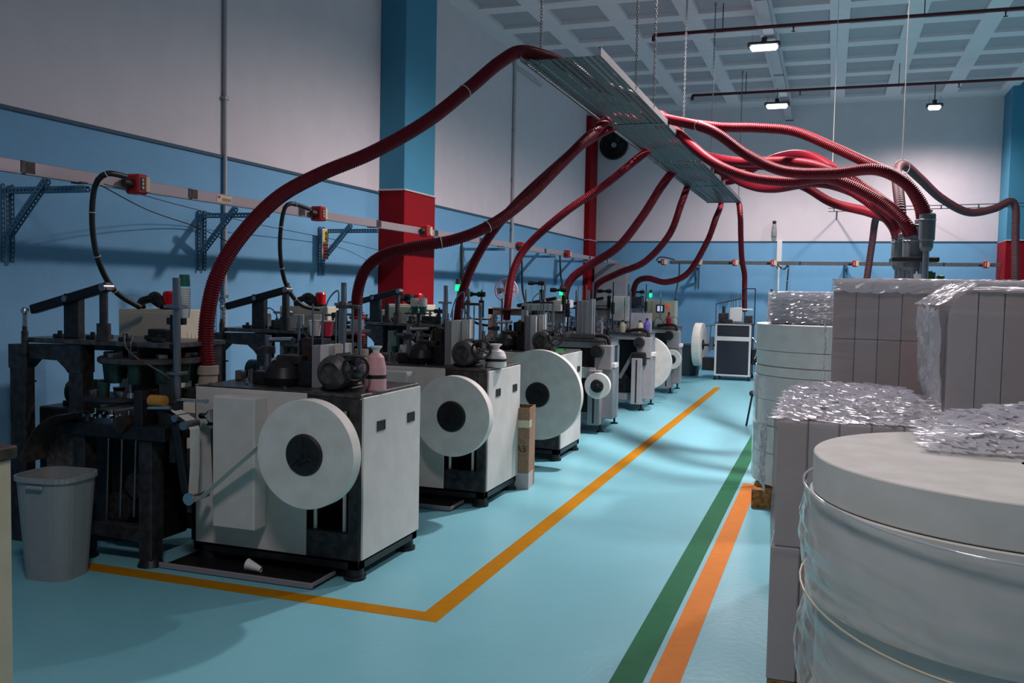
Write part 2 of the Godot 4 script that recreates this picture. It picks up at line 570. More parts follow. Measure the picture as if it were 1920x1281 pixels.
	while z < FRONT_Z:
		mk(ce, "rib", "soffit", rib_x).position = Vector3((RIGHT_X + WALL_X) / 2, CEIL + 0.001, z)
		z += 1.01
	mk(ce, "edge_beam", "soffit", geo().span(WALL_X, RIGHT_X, CEIL + 0.002, CEIL + 0.07, BACK_Z, BACK_Z + 0.42))
	mk(ce, "edge_beam", "soffit", geo().span(WALL_X, WALL_X + 0.28, CEIL + 0.002, CEIL + 0.07, BACK_Z, FRONT_Z))
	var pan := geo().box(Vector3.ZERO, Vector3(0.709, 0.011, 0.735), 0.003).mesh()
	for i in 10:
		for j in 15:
			mk(ce, "coffer", "coffer_shade", pan).position = Vector3(-0.03 - 0.985 * 4.5 + 0.985 * i, CEIL + 0.054, -15.1 - 1.01 * 3.5 + 1.01 * j)

func pillar(called: String, label: String, at: Vector3, w: float, d: float, split: float, top: float, low: String, high: String) -> void:
	var o := Node3D.new()
	o.name = called
	add_child(o)
	structure(o, label, "pillar")
	var x0 := at.x
	mk(o, "lower_shaft", low, geo().span(x0, x0 + w, 0, split, at.z - d / 2, at.z + d / 2, 0.006))
	mk(o, "upper_shaft", high, geo().span(x0, x0 + w - 0.008, split, top, at.z - d / 2 + 0.006, at.z + d / 2 - 0.006, 0.006))
	mk(o, "cap_strip", "cream_trim", geo().span(x0, x0 + w + 0.015, split - 0.006, split + 0.012, at.z - d / 2 - 0.015, at.z + d / 2 + 0.015, 0.003))

# ---------------------------------------------------------------- sprinkler pipes, trunking, chains, wall conduits
func chain_mesh(length: float) -> ArrayMesh:
	var g := geo()
	var n := int(length / 0.024)
	for i in n:
		var b := Basis(Vector3(0, 1, 0), Vector3(0, 0, 1), Vector3(1, 0, 0)) if i % 2 else Basis(Vector3(0, 1, 0), Vector3(1, 0, 0), Vector3(0, 0, -1))
		# a link: two straight sides and two ends
		var c := Vector3(0, -0.012 - 0.024 * i, 0)
		var w := (Vector3(0.0075, 0, 0) if i % 2 else Vector3(0, 0, 0.0075))
		for s in [-1, 1]:
			g.cyl(c + w * s + Vector3(0, -0.011, 0), c + w * s + Vector3(0, 0.011, 0), 0.0032, -1, 5, false)
			g.cyl(c - w + Vector3(0, 0.013 * s, 0), c + w + Vector3(0, 0.013 * s, 0), 0.0032, -1, 5, true)
	return g.mesh()
func ceiling_fittings() -> void:
	# sprinkler pipes
	for p in [[-12.56, -2.39, "near"], [-16.5, -2.43, "far"]]:
		var o := thing("sprinkler_pipe", "dark red sprinkler pipe crossing under the ceiling, the one " + ("farther from the back wall" if p[2] == "near" else "next to the back wall"), "pipe")
		mk(o, "pipe", "sprinkler_red", geo().cyl(Vector3(p[1], 5.1, p[0]), Vector3(RIGHT_X - 0.01, 5.1, p[0]), 0.024, -1, 12))
		mk(o, "elbow", "sprinkler_red", geo().tube(curve([Vector3(p[1] + 0.02, 5.1, p[0]), Vector3(p[1] - 0.012, 5.09, p[0]), Vector3(p[1] - 0.02, 5.02, p[0])], 0.01), 0.027, 8))
		for i in 3:
			var x: float = p[1] + 0.9 + i * 2.45
			mk(o, "drop_rod", "dark_steel", geo().bar(Vector3(x, 5.12, p[0]), Vector3(x, 5.449, p[0]), 0.012, 0.012))
			mk(o, "sprinkler_head", "sprinkler_red", geo().cyl(Vector3(x + 0.9, 5.08, p[0]), Vector3(x + 0.9, 5.02, p[0]), 0.012, 0.006, 8).cyl(Vector3(x + 0.9, 5.02, p[0]), Vector3(x + 0.9, 5.015, p[0]), 0.028, -1, 10))
			mk(o, "clamp", "dark_steel", geo().torus(Vector3(x, 5.1, p[0]), Geo.frame(Vector3(1, 0, 0)), 0.027, 0.006, 12, 6))
	# trunking that carries the lamps
	var tr := thing("cable_trunking", "grey perforated cable trunking carrying the lamps above the aisle", "trunking")
	for i in 7:
		var z0 := -19.5 + i * 2.0
		mk(tr, "channel", "conduit_grey", geo().span(-1.0, -0.86, 5.14, 5.146, z0, z0 + 1.98).span(-1.0, -0.996, 5.14, 5.19, z0, z0 + 1.98).span(-0.864, -0.86, 5.14, 5.19, z0, z0 + 1.98))
		mk(tr, "joint_plate", "dark_steel", geo().span(-1.006, -0.854, 5.135, 5.155, z0 - 0.05, z0 + 0.05, 0.003))
		mk(tr, "hanger_rod", "steel", geo().bar(Vector3(-0.93, 5.146, z0 + 1.0), Vector3(-0.93, 5.449, z0 + 1.0), 0.008, 0.008))
	mk(tr, "cable", "cable_black", geo().tube(curve([Vector3(-0.93, 5.16, -19.4), Vector3(-0.92, 5.162, -15), Vector3(-0.94, 5.16, -10), Vector3(-0.93, 5.16, -5.6)], 0.2), 0.012, 6))
	# tray hung from chains
	tray()
	var spots := [[Vector3(TRAY_L + 0.02, 0, -6.75), "behind the foremost hose bend"], [Vector3(TRAY_R, 0, -7.55), "on the aisle-side lip near its open end"], [Vector3(TRAY_R, 0, -8.35), "on the aisle-side lip, second from the open end"], [Vector3(TRAY_R, 0, -10.1), "on the aisle-side lip where the red hoses leave"], [Vector3(TRAY_R, 0, -12.5), "on the aisle-side lip above the lower hoses"], [Vector3(TRAY_R, 0, -16.4), "at the closed end by the back wall"]]
	for s in spots:
		var top: float = CEIL
		var lg := top - TRAY_Y
		var o := thing("hanging_chain", "galvanised chain holding the perforated tray " + s[1], "chain", Vector3(s[0].x, top, s[0].z), 0.0, "chains holding the tray")
		mk(o, "links", "zinc", chain_mesh(lg))
		mk(o, "hook", "steel", geo().torus(Vector3(0, -0.02, 0), Geo.frame(Vector3(0, 0, 1)), 0.02, 0.004, 12, 6))
	for s in [[1560, 330, -11.5, "before the middle of the hose bundle"], [1692, 300, -8.3, "above the dust pipes"]]:
		var b := uz(s[0], s[1], s[2])
		var o := thing("suspension_wire", "thin pale wire hanging from the ceiling " + s[3], "wire", Vector3(b.x, b.y, b.z))
		mk(o, "wire", "wire_tie", geo().cyl(Vector3.ZERO, Vector3(0.0, CEIL - b.y, 0), 0.0035, -1, 6))
		mk(o, "loop", "wire_tie", geo().torus(Vector3(0, -0.06, 0), Geo.frame(Vector3(0, 0, 1)), 0.06, 0.004, 16, 6))
	# conduits on the walls
	var c1 := thing("wall_conduit", "grey vertical conduit on the left wall below the red hose curve", "conduit")
	var cp := ux(418, 200, WALL_X)
	mk(c1, "tube", "conduit_grey", geo().cyl(Vector3(WALL_X + 0.022, 1.2, cp.z), Vector3(WALL_X + 0.022, CEIL, cp.z), 0.018, -1, 10))
	for i in 5:
		mk(c1, "clip", "steel", geo().box(Vector3(WALL_X + 0.02, 1.5 + i * 0.85, cp.z), Vector3(0.045, 0.03, 0.06), 0.004))
	var c2 := thing("wall_conduit", "grey conduit on the left wall between the two pillars, bent at its top", "conduit")
	var q1 := ux(963, 125, WALL_X)
	mk(c2, "tube", "conduit_grey", geo().tube(curve([Vector3(WALL_X + 0.03, 1.4, q1.z), Vector3(WALL_X + 0.03, 3.0, q1.z), Vector3(WALL_X + 0.03, q1.y - 0.08, q1.z), Vector3(WALL_X + 0.03, q1.y, q1.z - 0.06), Vector3(WALL_X + 0.03, q1.y, q1.z - 1.4)], 0.08), 0.026, 8))
	for i in 4:
		mk(c2, "clip", "steel", geo().box(Vector3(WALL_X + 0.02, 1.8 + i * 0.8, q1.z), Vector3(0.045, 0.03, 0.08), 0.004))
	var c3 := thing("wall_conduit", "white conduit on the back wall below the blue line", "conduit")
	mk(c3, "tube", "white_plastic", geo().cyl(Vector3(-1.04, 1.0, BACK_Z + 0.03), Vector3(-1.04, 2.2, BACK_Z + 0.03), 0.02, -1, 10))
	mk(c3, "cover", "white_plastic", geo().span(-1.09, -0.99, 2.2, 2.72, BACK_Z, BACK_Z + 0.05, 0.006))
	# round fan in the back wall
	var fc := uz(1152, 273, BACK_Z)
	var fan := thing("wall_fan", "round black exhaust fan in the back wall beside the tall red pillar", "fan", Vector3(fc.x, fc.y, BACK_Z))
	var fb := Geo.frame(Vector3(0, 0, 1))
	mk(fan, "ring", "fan_black", geo().torus(Vector3(0, 0, 0.05), fb, 0.285, 0.03, 32, 8))
	mk(fan, "back_plate", "hole_black", geo().cyl(Vector3(0, 0, 0.002), Vector3(0, 0, 0.02), 0.28, -1, 32))
	for i in 6:
		var a := TAU * i / 6
		mk(fan, "blade", "fan_black", geo().plate(PackedVector2Array([Vector2(0.05, -0.03), Vector2(0.25, -0.09), Vector2(0.265, 0.06), Vector2(0.05, 0.03)]), Vector3(0, 0, 0.05), Basis(Vector3(0, 0, 1), a) * Basis(Vector3(1, 0, 0), 0.35), 0.004))
	mk(fan, "hub", "grey_paint", geo().cyl(Vector3(0, 0, 0.03), Vector3(0, 0, 0.09), 0.06, 0.05, 20))
	for i in 3:
		mk(fan, "guard_ring", "fan_black", geo().torus(Vector3(0, 0, 0.085), fb, 0.12 + 0.06 * i, 0.004, 28, 5))
	# bulb-shaped pendant on the back wall
	var pn := thing("pendant_switch", "grey bottle-shaped pendant with black top on the white back wall", "switch", Vector3(-1.155, 2.79, BACK_Z + 0.08))
	mk(pn, "body", "grey_paint", geo().lathe(Vector3.ZERO, [Vector2(0, 0), Vector2(0.045, 0.02), Vector2(0.055, 0.1), Vector2(0.045, 0.22), Vector2(0.02, 0.27), Vector2(0, 0.27)], 16))
	mk(pn, "cap", "rubber", geo().lathe(Vector3(0, 0.27, 0), [Vector2(0.02, 0), Vector2(0.04, 0.02), Vector2(0.035, 0.06), Vector2(0, 0.07)], 14))
	mk(pn, "wall_arm", "rubber", geo().bar(Vector3(0, 0.31, 0), Vector3(0, 0.31, -0.08), 0.012, 0.012))
	# ladder tray on the back wall
	var lt := thing("ladder_tray", "grey cable ladder fixed along the white back wall behind the hoses", "cable tray")
	var l0 := uz(1553, 397, -18.0)
	for s in [0.0, 0.06]:
		mk(lt, "rail", "zinc", geo().bar(Vector3(l0.x, l0.y + s, -18.0), Vector3(RIGHT_X, l0.y + s + 0.12, -18.0), 0.03, 0.012))
	for i in 24:
		mk(lt, "rung", "zinc", geo().box(Vector3(l0.x + 0.1 + i * 0.3, l0.y + 0.03 + i * 0.0045, -18.0), Vector3(0.02, 0.06, 0.02)))
	for i in 3:
		mk(lt, "wall_arm", "zinc", geo().bar(Vector3(l0.x + 0.15 + i * 1.6, l0.y, -18.0), Vector3(l0.x + 0.15 + i * 1.6, l0.y, BACK_Z), 0.03, 0.03))

const TRAY_Y := 3.25
const TRAY_L := -2.177
const TRAY_R := -1.585
func tray() -> void:
	var o := thing("perforated_cable_tray", "long perforated galvanised cable tray hung over the machines with red hoses on it", "cable tray")
	var z0 := -6.33
	for k in 4:
		var z1 := z0 - (2.66 if k < 3 else 2.5)
		var g := geo()
		var nx := 12
		var cw := (TRAY_R - TRAY_L) / nx
		var nz := int((z0 - z1) / 0.05)
		var cz := (z0 - z1) / nz
		for i in nx:
			for j in nz:
				var xa := TRAY_L + cw * i
				var za := z0 - cz * j
				var slot := i != 3 and i != 8
				var hx := cw * 0.2
				var hz := cz * 0.28
				for yy in [TRAY_Y, TRAY_Y + 0.002]:
					var nn := Vector3(0, -1 if yy == TRAY_Y else 1, 0)
					var x0 := xa
					var x3 := xa + cw
					var w0 := za
					var w3 := za - cz
					if not slot:
						g.smooth_quad(Vector3(x0, yy, w0), Vector3(x3, yy, w0), Vector3(x3, yy, w3), Vector3(x0, yy, w3), nn, nn, nn, nn)
					else:
						var x1 := xa + cw / 2 - hx
						var x2 := xa + cw / 2 + hx
						var w1 := za - cz / 2 + hz
						var w2 := za - cz / 2 - hz
						g.smooth_quad(Vector3(x0, yy, w0), Vector3(x1, yy, w0), Vector3(x1, yy, w3), Vector3(x0, yy, w3), nn, nn, nn, nn)
						g.smooth_quad(Vector3(x2, yy, w0), Vector3(x3, yy, w0), Vector3(x3, yy, w3), Vector3(x2, yy, w3), nn, nn, nn, nn)
						g.smooth_quad(Vector3(x1, yy, w0), Vector3(x2, yy, w0), Vector3(x2, yy, w1), Vector3(x1, yy, w1), nn, nn, nn, nn)
						g.smooth_quad(Vector3(x1, yy, w2), Vector3(x2, yy, w2), Vector3(x2, yy, w3), Vector3(x1, yy, w3), nn, nn, nn, nn)
		mk(o, "perforated_plate", "zinc", g)
		for s in [TRAY_L, TRAY_R]:
			mk(o, "side_flange", "zinc", geo().span(s - 0.0015, s + 0.0015, TRAY_Y, TRAY_Y + 0.06, z1 + 0.002, z0 - 0.002).span(s, s + (0.014 if s == TRAY_L else -0.014), TRAY_Y + 0.057, TRAY_Y + 0.06, z1 + 0.002, z0 - 0.002))
		mk(o, "splice_plate", "zinc", geo().span(TRAY_L - 0.004, TRAY_R + 0.004, TRAY_Y - 0.006, TRAY_Y - 0.0005, z1 - 0.06, z1 + 0.06, 0.001))
		z0 = z1

# ---------------------------------------------------------------- busbar rails along the walls, their brackets and tap-off boxes
const BUS_X := -4.4
const BUS_Y := 2.25
func busways() -> void:
	var o := thing("busbar_rail", "silver busbar rail carried on brackets along the left wall", "busbar")
	var z := -2.6 + 1.44 * 4
	var i := 0
	while z > -18.6:
		mk(o, "rail_section", "alu", geo().span(BUS_X - 0.02, BUS_X + 0.02, BUS_Y - 0.036, BUS_Y + 0.036, z - 1.44, z - 0.03, 0.004).span(BUS_X - 0.02, BUS_X + 0.026, BUS_Y - 0.04, BUS_Y - 0.034, z - 1.44, z - 0.03))
		mk(o, "joint", "dark_steel", geo().span(BUS_X - 0.021, BUS_X + 0.021, BUS_Y - 0.037, BUS_Y + 0.037, z - 0.034, z - 0.0, 0.003))
		mk(o, "coupling", "brown_steel", geo().span(BUS_X - 0.022, BUS_X + 0.023, BUS_Y - 0.034, BUS_Y + 0.034, z - 0.1, z - 0.034, 0.003))
		z -= 1.44
		i += 1
	mk(o, "label_plate", "tap_cream", geo().span(BUS_X + 0.02, BUS_X + 0.022, BUS_Y - 0.028, BUS_Y + 0.026, -5.98, -5.8))
	mk(o, "label_print", "tap_red", geo().span(BUS_X + 0.022, BUS_X + 0.0228, BUS_Y + 0.0, BUS_Y + 0.02, -5.84, -5.81))
	for k in 5:
		mk(o, "label_print", "dark_steel", geo().span(BUS_X + 0.022, BUS_X + 0.0228, BUS_Y - 0.018, BUS_Y + 0.006, -5.965 + k * 0.022, -5.955 + k * 0.022))
	var o2 := thing("busbar_rail", "silver busbar rail in front of the back wall", "busbar")
	for k in 6:
		mk(o2, "rail_section", "zinc", geo().span(-3.2 + k * 1.3, -1.92 + k * 1.3, BUS_Y - 0.036 - 0.0, BUS_Y + 0.036, -19.14, -19.1, 0.004))
		mk(o2, "joint", "dark_steel", geo().span(-1.93 + k * 1.3, -1.9 + k * 1.3, BUS_Y - 0.037, BUS_Y + 0.037, -19.142, -19.097, 0.003))
	# brackets
	var zs := [[-4.49, "at the outer end of the left wall"], [-6.4, "on the left wall, beside the grey conduit"], [-8.3, "on the left wall, with a warning sign on it"], [-12.1, "on the left wall just past the red and blue pillar"], [-14.6, "on the left wall before the tall red pillar"], [-16.8, "on the left wall nearest the tall red pillar"]]
	var first: Node3D = null
	for e in zs:
		var p := Vector3(WALL_X, 0, e[0])
		if first == null:
			first = bracket(p, 0.0, "blue grey perforated steel bracket " + e[1])
		else:
			copy_of(first, p, 0.0, "blue grey perforated steel bracket " + e[1], "busbar brackets")
	copy_of(first, Vector3(-2.68, 0, BACK_Z), -PI / 2, "perforated steel bracket on the back wall beside the screen machine", "busbar brackets")
	copy_of(first, Vector3(0.25, 0, BACK_Z), -PI / 2, "perforated steel bracket on the back wall above the silver wrapped bundle", "busbar brackets")
	# warning sign on the third bracket
	var sg := thing("warning_sign", "small yellow and red warning sign on the wall bracket", "sign", Vector3(WALL_X + 0.1, 0, -8.24))
	mk(sg, "board", "white_plastic", geo().span(-0.003, 0.003, 1.88, 2.19, -0.06, 0.06, 0.001))
	mk(sg, "pictogram_field", "sign_yellow", geo().span(0.003, 0.005, 2.05, 2.18, -0.052, 0.052))
	mk(sg, "pictogram", "dark_steel", geo().plate(PackedVector2Array([Vector2(-0.02, 2.075), Vector2(0.02, 2.075), Vector2(0.006, 2.12), Vector2(0.018, 2.15), Vector2(0.0, 2.168), Vector2(-0.016, 2.14), Vector2(-0.004, 2.12)]), Vector3(0.006, 0, 0), Basis(Vector3(0, 0, -1), Vector3(0, 1, 0), Vector3(1, 0, 0)), 0.002))
	mk(sg, "text_field", "sign_red", geo().span(0.003, 0.005, 1.885, 2.04, -0.052, 0.052))
	for k in 4:
		mk(sg, "text_line", "white_plastic", geo().span(0.005, 0.006, 2.005 - k * 0.03, 2.012 - k * 0.03, -0.04, 0.04 - 0.01 * k))
	# tap-off boxes with their cables
	var taps := [[245, 332, "nearest the grey bin", true], [588, 392, "behind the foremost red hose", true], [790, 428, "in front of the red and blue pillar", false], [1058, 478, "in front of the tall red pillar", true], [970, 462, "behind the third red hose", false]]
	for t in taps:
		var c := ux(t[0], t[1], BUS_X)
		c.y = BUS_Y
		tap(Vector3(BUS_X + 0.02, BUS_Y, c.z), 0.0, "red tap-off box on the left busbar rail " + t[2])
	for t in [[1245, 490, "at its outer end over the screen machine"], [1310, 492, "behind the slanting hose"], [1378, 492, "beside the straight hanging hose"], [1450, 495, "over the silver wrapped bundle"], [1603, 497, "left of the dust pipes"], [1848, 497, "before the right corner pillar"]]:
		var c2 := uz(t[0], t[1], -19.1)
		tap(Vector3(c2.x, BUS_Y, -19.1), -PI / 2, "red tap-off box on the back wall rail " + t[2])
	# thick black cable bundles from the boxes down to the machines
	bundle("black cable bundle dropping to the machine with the grey bin", [[235, 331, -4.55], [200, 326, -4.4], [178, 350, -4.4], [173, 420, -4.4], [185, 490, -4.45], [215, 545, -4.6], [262, 576, -4.8]], 0.018)
	bundle("black cable bundle dropping to the machine with the pink canister behind the hose", [[580, 392, -6.6], [545, 382, -6.35], [531, 400, -6.3], [525, 465, -6.3], [535, 530, -6.4], [562, 570, -6.55], [598, 580, -6.7]], 0.018)
	drop("black cable hanging behind the second red hose", 865, 568)
	drop("black cable hanging to the machine with the tee handle", 978, 552)
	drop("black cable hanging in front of the tall red pillar", 1050, 527)
	bundle("black cable hanging to the screen machine", [[1274, 492, -19.0], [1273, 520, -18.6], [1268, 545, -18.0], [1266, 562, -16.2]], 0.014)
	bundle("black cable loop at the outer end of the back rail", [[1240, 492, -19.05], [1231, 488, -19.05], [1240, 482, -19.05], [1265, 487, -19.05]], 0.012)
	bundle("black cable falling behind the silver wrapped bundle", [[1458, 497, -19.05], [1470, 505, -19.0], [1478, 498, -19.0], [1476, 530, -18.9], [1474, 560, -18.8]], 0.016)
	# slack guy wires along the brackets
	bundle("thin black wire sagging from the outer bracket to the next", [[190, 348, -4.5], [280, 395, -5.5], [375, 428, -6.35], [430, 455, -6.5]], 0.004)
	bundle("thin pale wire strung from the outer rail to the sign bracket", [[195, 345, -4.55], [330, 383, -5.8], [480, 420, -7.0], [640, 452, -8.6], [720, 472, -9.4]], 0.003)
func drop(label: String, u: float, v: float) -> void:
	var a := ux(u, 480, BUS_X)
	var b := ux(u + 3, v, BUS_X)
	var o := thing("cable", label, "cable")
	mk(o, "sheath", "cable_black", geo().tube(curve([Vector3(BUS_X, BUS_Y - 0.04, a.z), Vector3(BUS_X + 0.01, lerpf(BUS_Y, b.y, 0.5), a.z), Vector3(BUS_X, b.y, b.z), Vector3(BUS_X + 0.15, 1.2, b.z), Vector3(BUS_X + 0.4, 1.15, b.z)], 0.04), 0.016, 8))
func bundle(label: String, pts: Array, r: float) -> void:
	var p := []
	for q in pts:
		p.append(uz(q[0], q[1], q[2]))
	var o := thing("cable", label, "cable")
	mk(o, "sheath", "cable_black", geo().tube(curve(p, 0.03), r, 8))
	if r > 0.015:
		var cv := curve(p, 0.03)
		for i in 4:
			var k := int(cv.size() * (0.15 + 0.22 * i))
			mk(o, "cable_tie", "wire_tie", geo().torus(cv[k], Geo.frame(cv[k + 1] - cv[k]), r + 0.001, 0.003, 12, 5))
func perforated(g: Geo, p0: Vector3, p1: Vector3, w: float, side: Vector3) -> void:
	# a slotted angle: flange plus two slotted webs, cut as a ladder of short pieces
	var d := (p1 - p0)
	var l := d.length()
	d = d / l
	var nrm := d.cross(side).normalized()
	var n := int(l / 0.03)
	g.bar(p0, p1, w, 0.004, 0.0, side)
	for s in [-1, 1]:
		var e: Vector3 = side.normalized() * (w / 2) * s
		g.bar(p0 + e + nrm * 0.007, p1 + e + nrm * 0.007, 0.004, 0.014, 0.0, side)
		g.bar(p0 + e + nrm * 0.031, p1 + e + nrm * 0.031, 0.004, 0.012, 0.0, side)
		for i in n + 1:
			var c := p0 + d * (l * i / n) + e + nrm * 0.019
			g.box(c, Vector3(0.004, 0.014, 0.014), 0.0, Basis(side.normalized(), d, nrm))
func bracket(at: Vector3, turn: float, label: String) -> Node3D:
	var o := thing("busbar_bracket", label, "bracket", at, turn, "busbar brackets")
	var g := geo()
	perforated(g, Vector3(0.002, 1.72, 0), Vector3(0.002, 2.21, 0), 0.07, Vector3(0, 0, 1))
	mk(o, "wall_channel", "bracket_blue", g)
	g = geo()
	perforated(g, Vector3(0.02, 2.19, 0), Vector3(0.66, 2.19, 0), 0.042, Vector3(0, 0, 1))
	mk(o, "arm", "bracket_blue", g)
	g = geo()
	perforated(g, Vector3(0.03, 1.88, 0.03), Vector3(0.36, 2.24, 0.03), 0.042, Vector3(0, 0, 1))
	mk(o, "brace", "bracket_blue", g)
	mk(o, "rail_clamp", "dark_steel", geo().span(0.56, 0.64, 2.205, 2.214, -0.03, 0.03, 0.002))
	return o
func tap(at: Vector3, turn: float, label: String) -> void:
	var o := thing("tap_off_box", label, "switch box", at, turn, "tap-off boxes on the busbar rails")
	mk(o, "body", "tap_red", geo().box(Vector3(0.03, 0, 0), Vector3(0.11, 0.13, 0.1), 0.012))
	mk(o, "lid", "tap_cream", geo().box(Vector3(0.088, 0, -0.035), Vector3(0.012, 0.1, 0.04), 0.004))
	mk(o, "front_plate", "tap_cream", geo().box(Vector3(0.03, 0, -0.062), Vector3(0.1, 0.1, 0.02), 0.004))
	for i in 3:
		mk(o, "breaker_toggle", "white_plastic", geo().box(Vector3(0.09, 0.024 - 0.024 * i, 0.012), Vector3(0.012, 0.016, 0.016), 0.003))
	mk(o, "breaker_slot", "dark_steel", geo().box(Vector3(0.086, 0, 0.012), Vector3(0.006, 0.09, 0.03), 0.001))
	mk(o, "gland", "brown_steel", geo().cyl(Vector3(0.03, 0, 0.05), Vector3(0.03, 0.0, 0.12), 0.03, 0.02, 12))

# ---------------------------------------------------------------- machines
func bolt(g: Geo, p: Vector3, r := 0.012, h := 0.012) -> void:
	g.cyl(p, p + Vector3(0, h, 0), r, -1, 6)
func hand_wheel(t: Node3D, c: Vector3, n: Vector3, r: float, m := "wheel_iron") -> void:
	var b := Geo.frame(n)
	var w := mk(t, "hand_wheel", m, geo().torus(c, b, r, r * 0.13, 28, 8))
	mk(w, "hub", m, geo().cyl(c - b.y * 0.02, c + b.y * 0.015, r * 0.24, -1, 14))
	for i in 3:
		var a := TAU * i / 3 + 0.5
		mk(w, "spoke", m, geo().bar(c, c + (b.x * cos(a) + b.z * sin(a)) * r, r * 0.16, r * 0.12))
	mk(w, "centre_nut", "steel", geo().cyl(c + b.y * 0.015, c + b.y * 0.03, r * 0.14, -1, 6))
func finned_motor(t: Node3D, c: Vector3, r: float, l: float) -> void:
	var b := Geo.frame(Vector3(0, 0, 1))
	var m := mk(t, "motor", "motor_grey", geo().cyl(c + Vector3(0, 0, -l / 2), c + Vector3(0, 0, l * 0.3), r * 0.86, -1, 24))
	for i in 16:
		var a := TAU * i / 16
		var d := Vector3(cos(a), sin(a), 0)
		mk(m, "cooling_fin", "motor_grey", geo().bar(c + d * r * 0.92 + Vector3(0, 0, -l / 2), c + d * r * 0.92 + Vector3(0, 0, l * 0.28), r * 0.26, 0.008, 0.0, d))
	mk(m, "end_bell", "motor_grey", geo().lathe(c + Vector3(0, 0, l * 0.3), [Vector2(r * 0.98, 0), Vector2(r, 0.02), Vector2(r * 0.9, 0.05), Vector2(r * 0.6, 0.07), Vector2(r * 0.55, 0.055), Vector2(0, 0.055)], 28, b))
	mk(m, "terminal_box", "dark_steel", geo().box(c + Vector3(r * 0.7, r * 0.7, -0.02), Vector3(0.07, 0.05, 0.08), 0.006))
	mk(m, "foot", "black_steel", geo().span(c.x - r * 0.9, c.x + r * 0.9, c.y - r - 0.02, c.y - r + 0.02, c.z - l / 2, c.z + l * 0.3, 0.006))
func reel(label: String, c: Vector3, r: float, w: float, core: float, axis := Vector3(0, 0, 1), strip: Array = []) -> Node3D:
	var t := thing("paper_reel", label, "paper roll", c, 0.0, "paper reels on the machines")
	var b := Geo.frame(axis)
	mk(t, "paper_body", "paper", geo().lathe(Vector3(0, 0, 0), [Vector2(core, -w / 2), Vector2(r - 0.003, -w / 2), Vector2(r, -w / 2 + 0.003), Vector2(r, w / 2 - 0.003), Vector2(r - 0.003, w / 2), Vector2(core, w / 2)], 72, b))
	mk(t, "core_plug", "core_black", geo().lathe(Vector3(0, 0, 0), [Vector2(0, -w / 2 - 0.01), Vector2(core, -w / 2 - 0.01), Vector2(core, w / 2 + 0.004), Vector2(core * 0.9, w / 2 + 0.012), Vector2(core * 0.35, w / 2 + 0.012), Vector2(core * 0.3, w / 2 + 0.03), Vector2(0, w / 2 + 0.03)], 40, b))
	mk(t, "spindle_nut", "black_steel", geo().cyl(b.y * (w / 2 + 0.03), b.y * (w / 2 + 0.05), core * 0.16, -1, 6))
	for i in 3:
		var a := TAU * i / 3 + 0.4
		mk(t, "core_jaw", "dark_steel", geo().bar(b.y * (w / 2 + 0.014) + (b.x * cos(a) + b.z * sin(a)) * core * 0.3, b.y * (w / 2 + 0.014) + (b.x * cos(a) + b.z * sin(a)) * core * 0.85, core * 0.14, 0.006))
	if strip.size() > 1:
		var p := []
		for q in strip:
			p.append(q - c)
		mk(t, "paper_strip", "paper", geo().band(PackedVector3Array(p), Vector3(0, 0, w * 0.95), 0.0012), "white paper strip pulled off the reel")
	return t

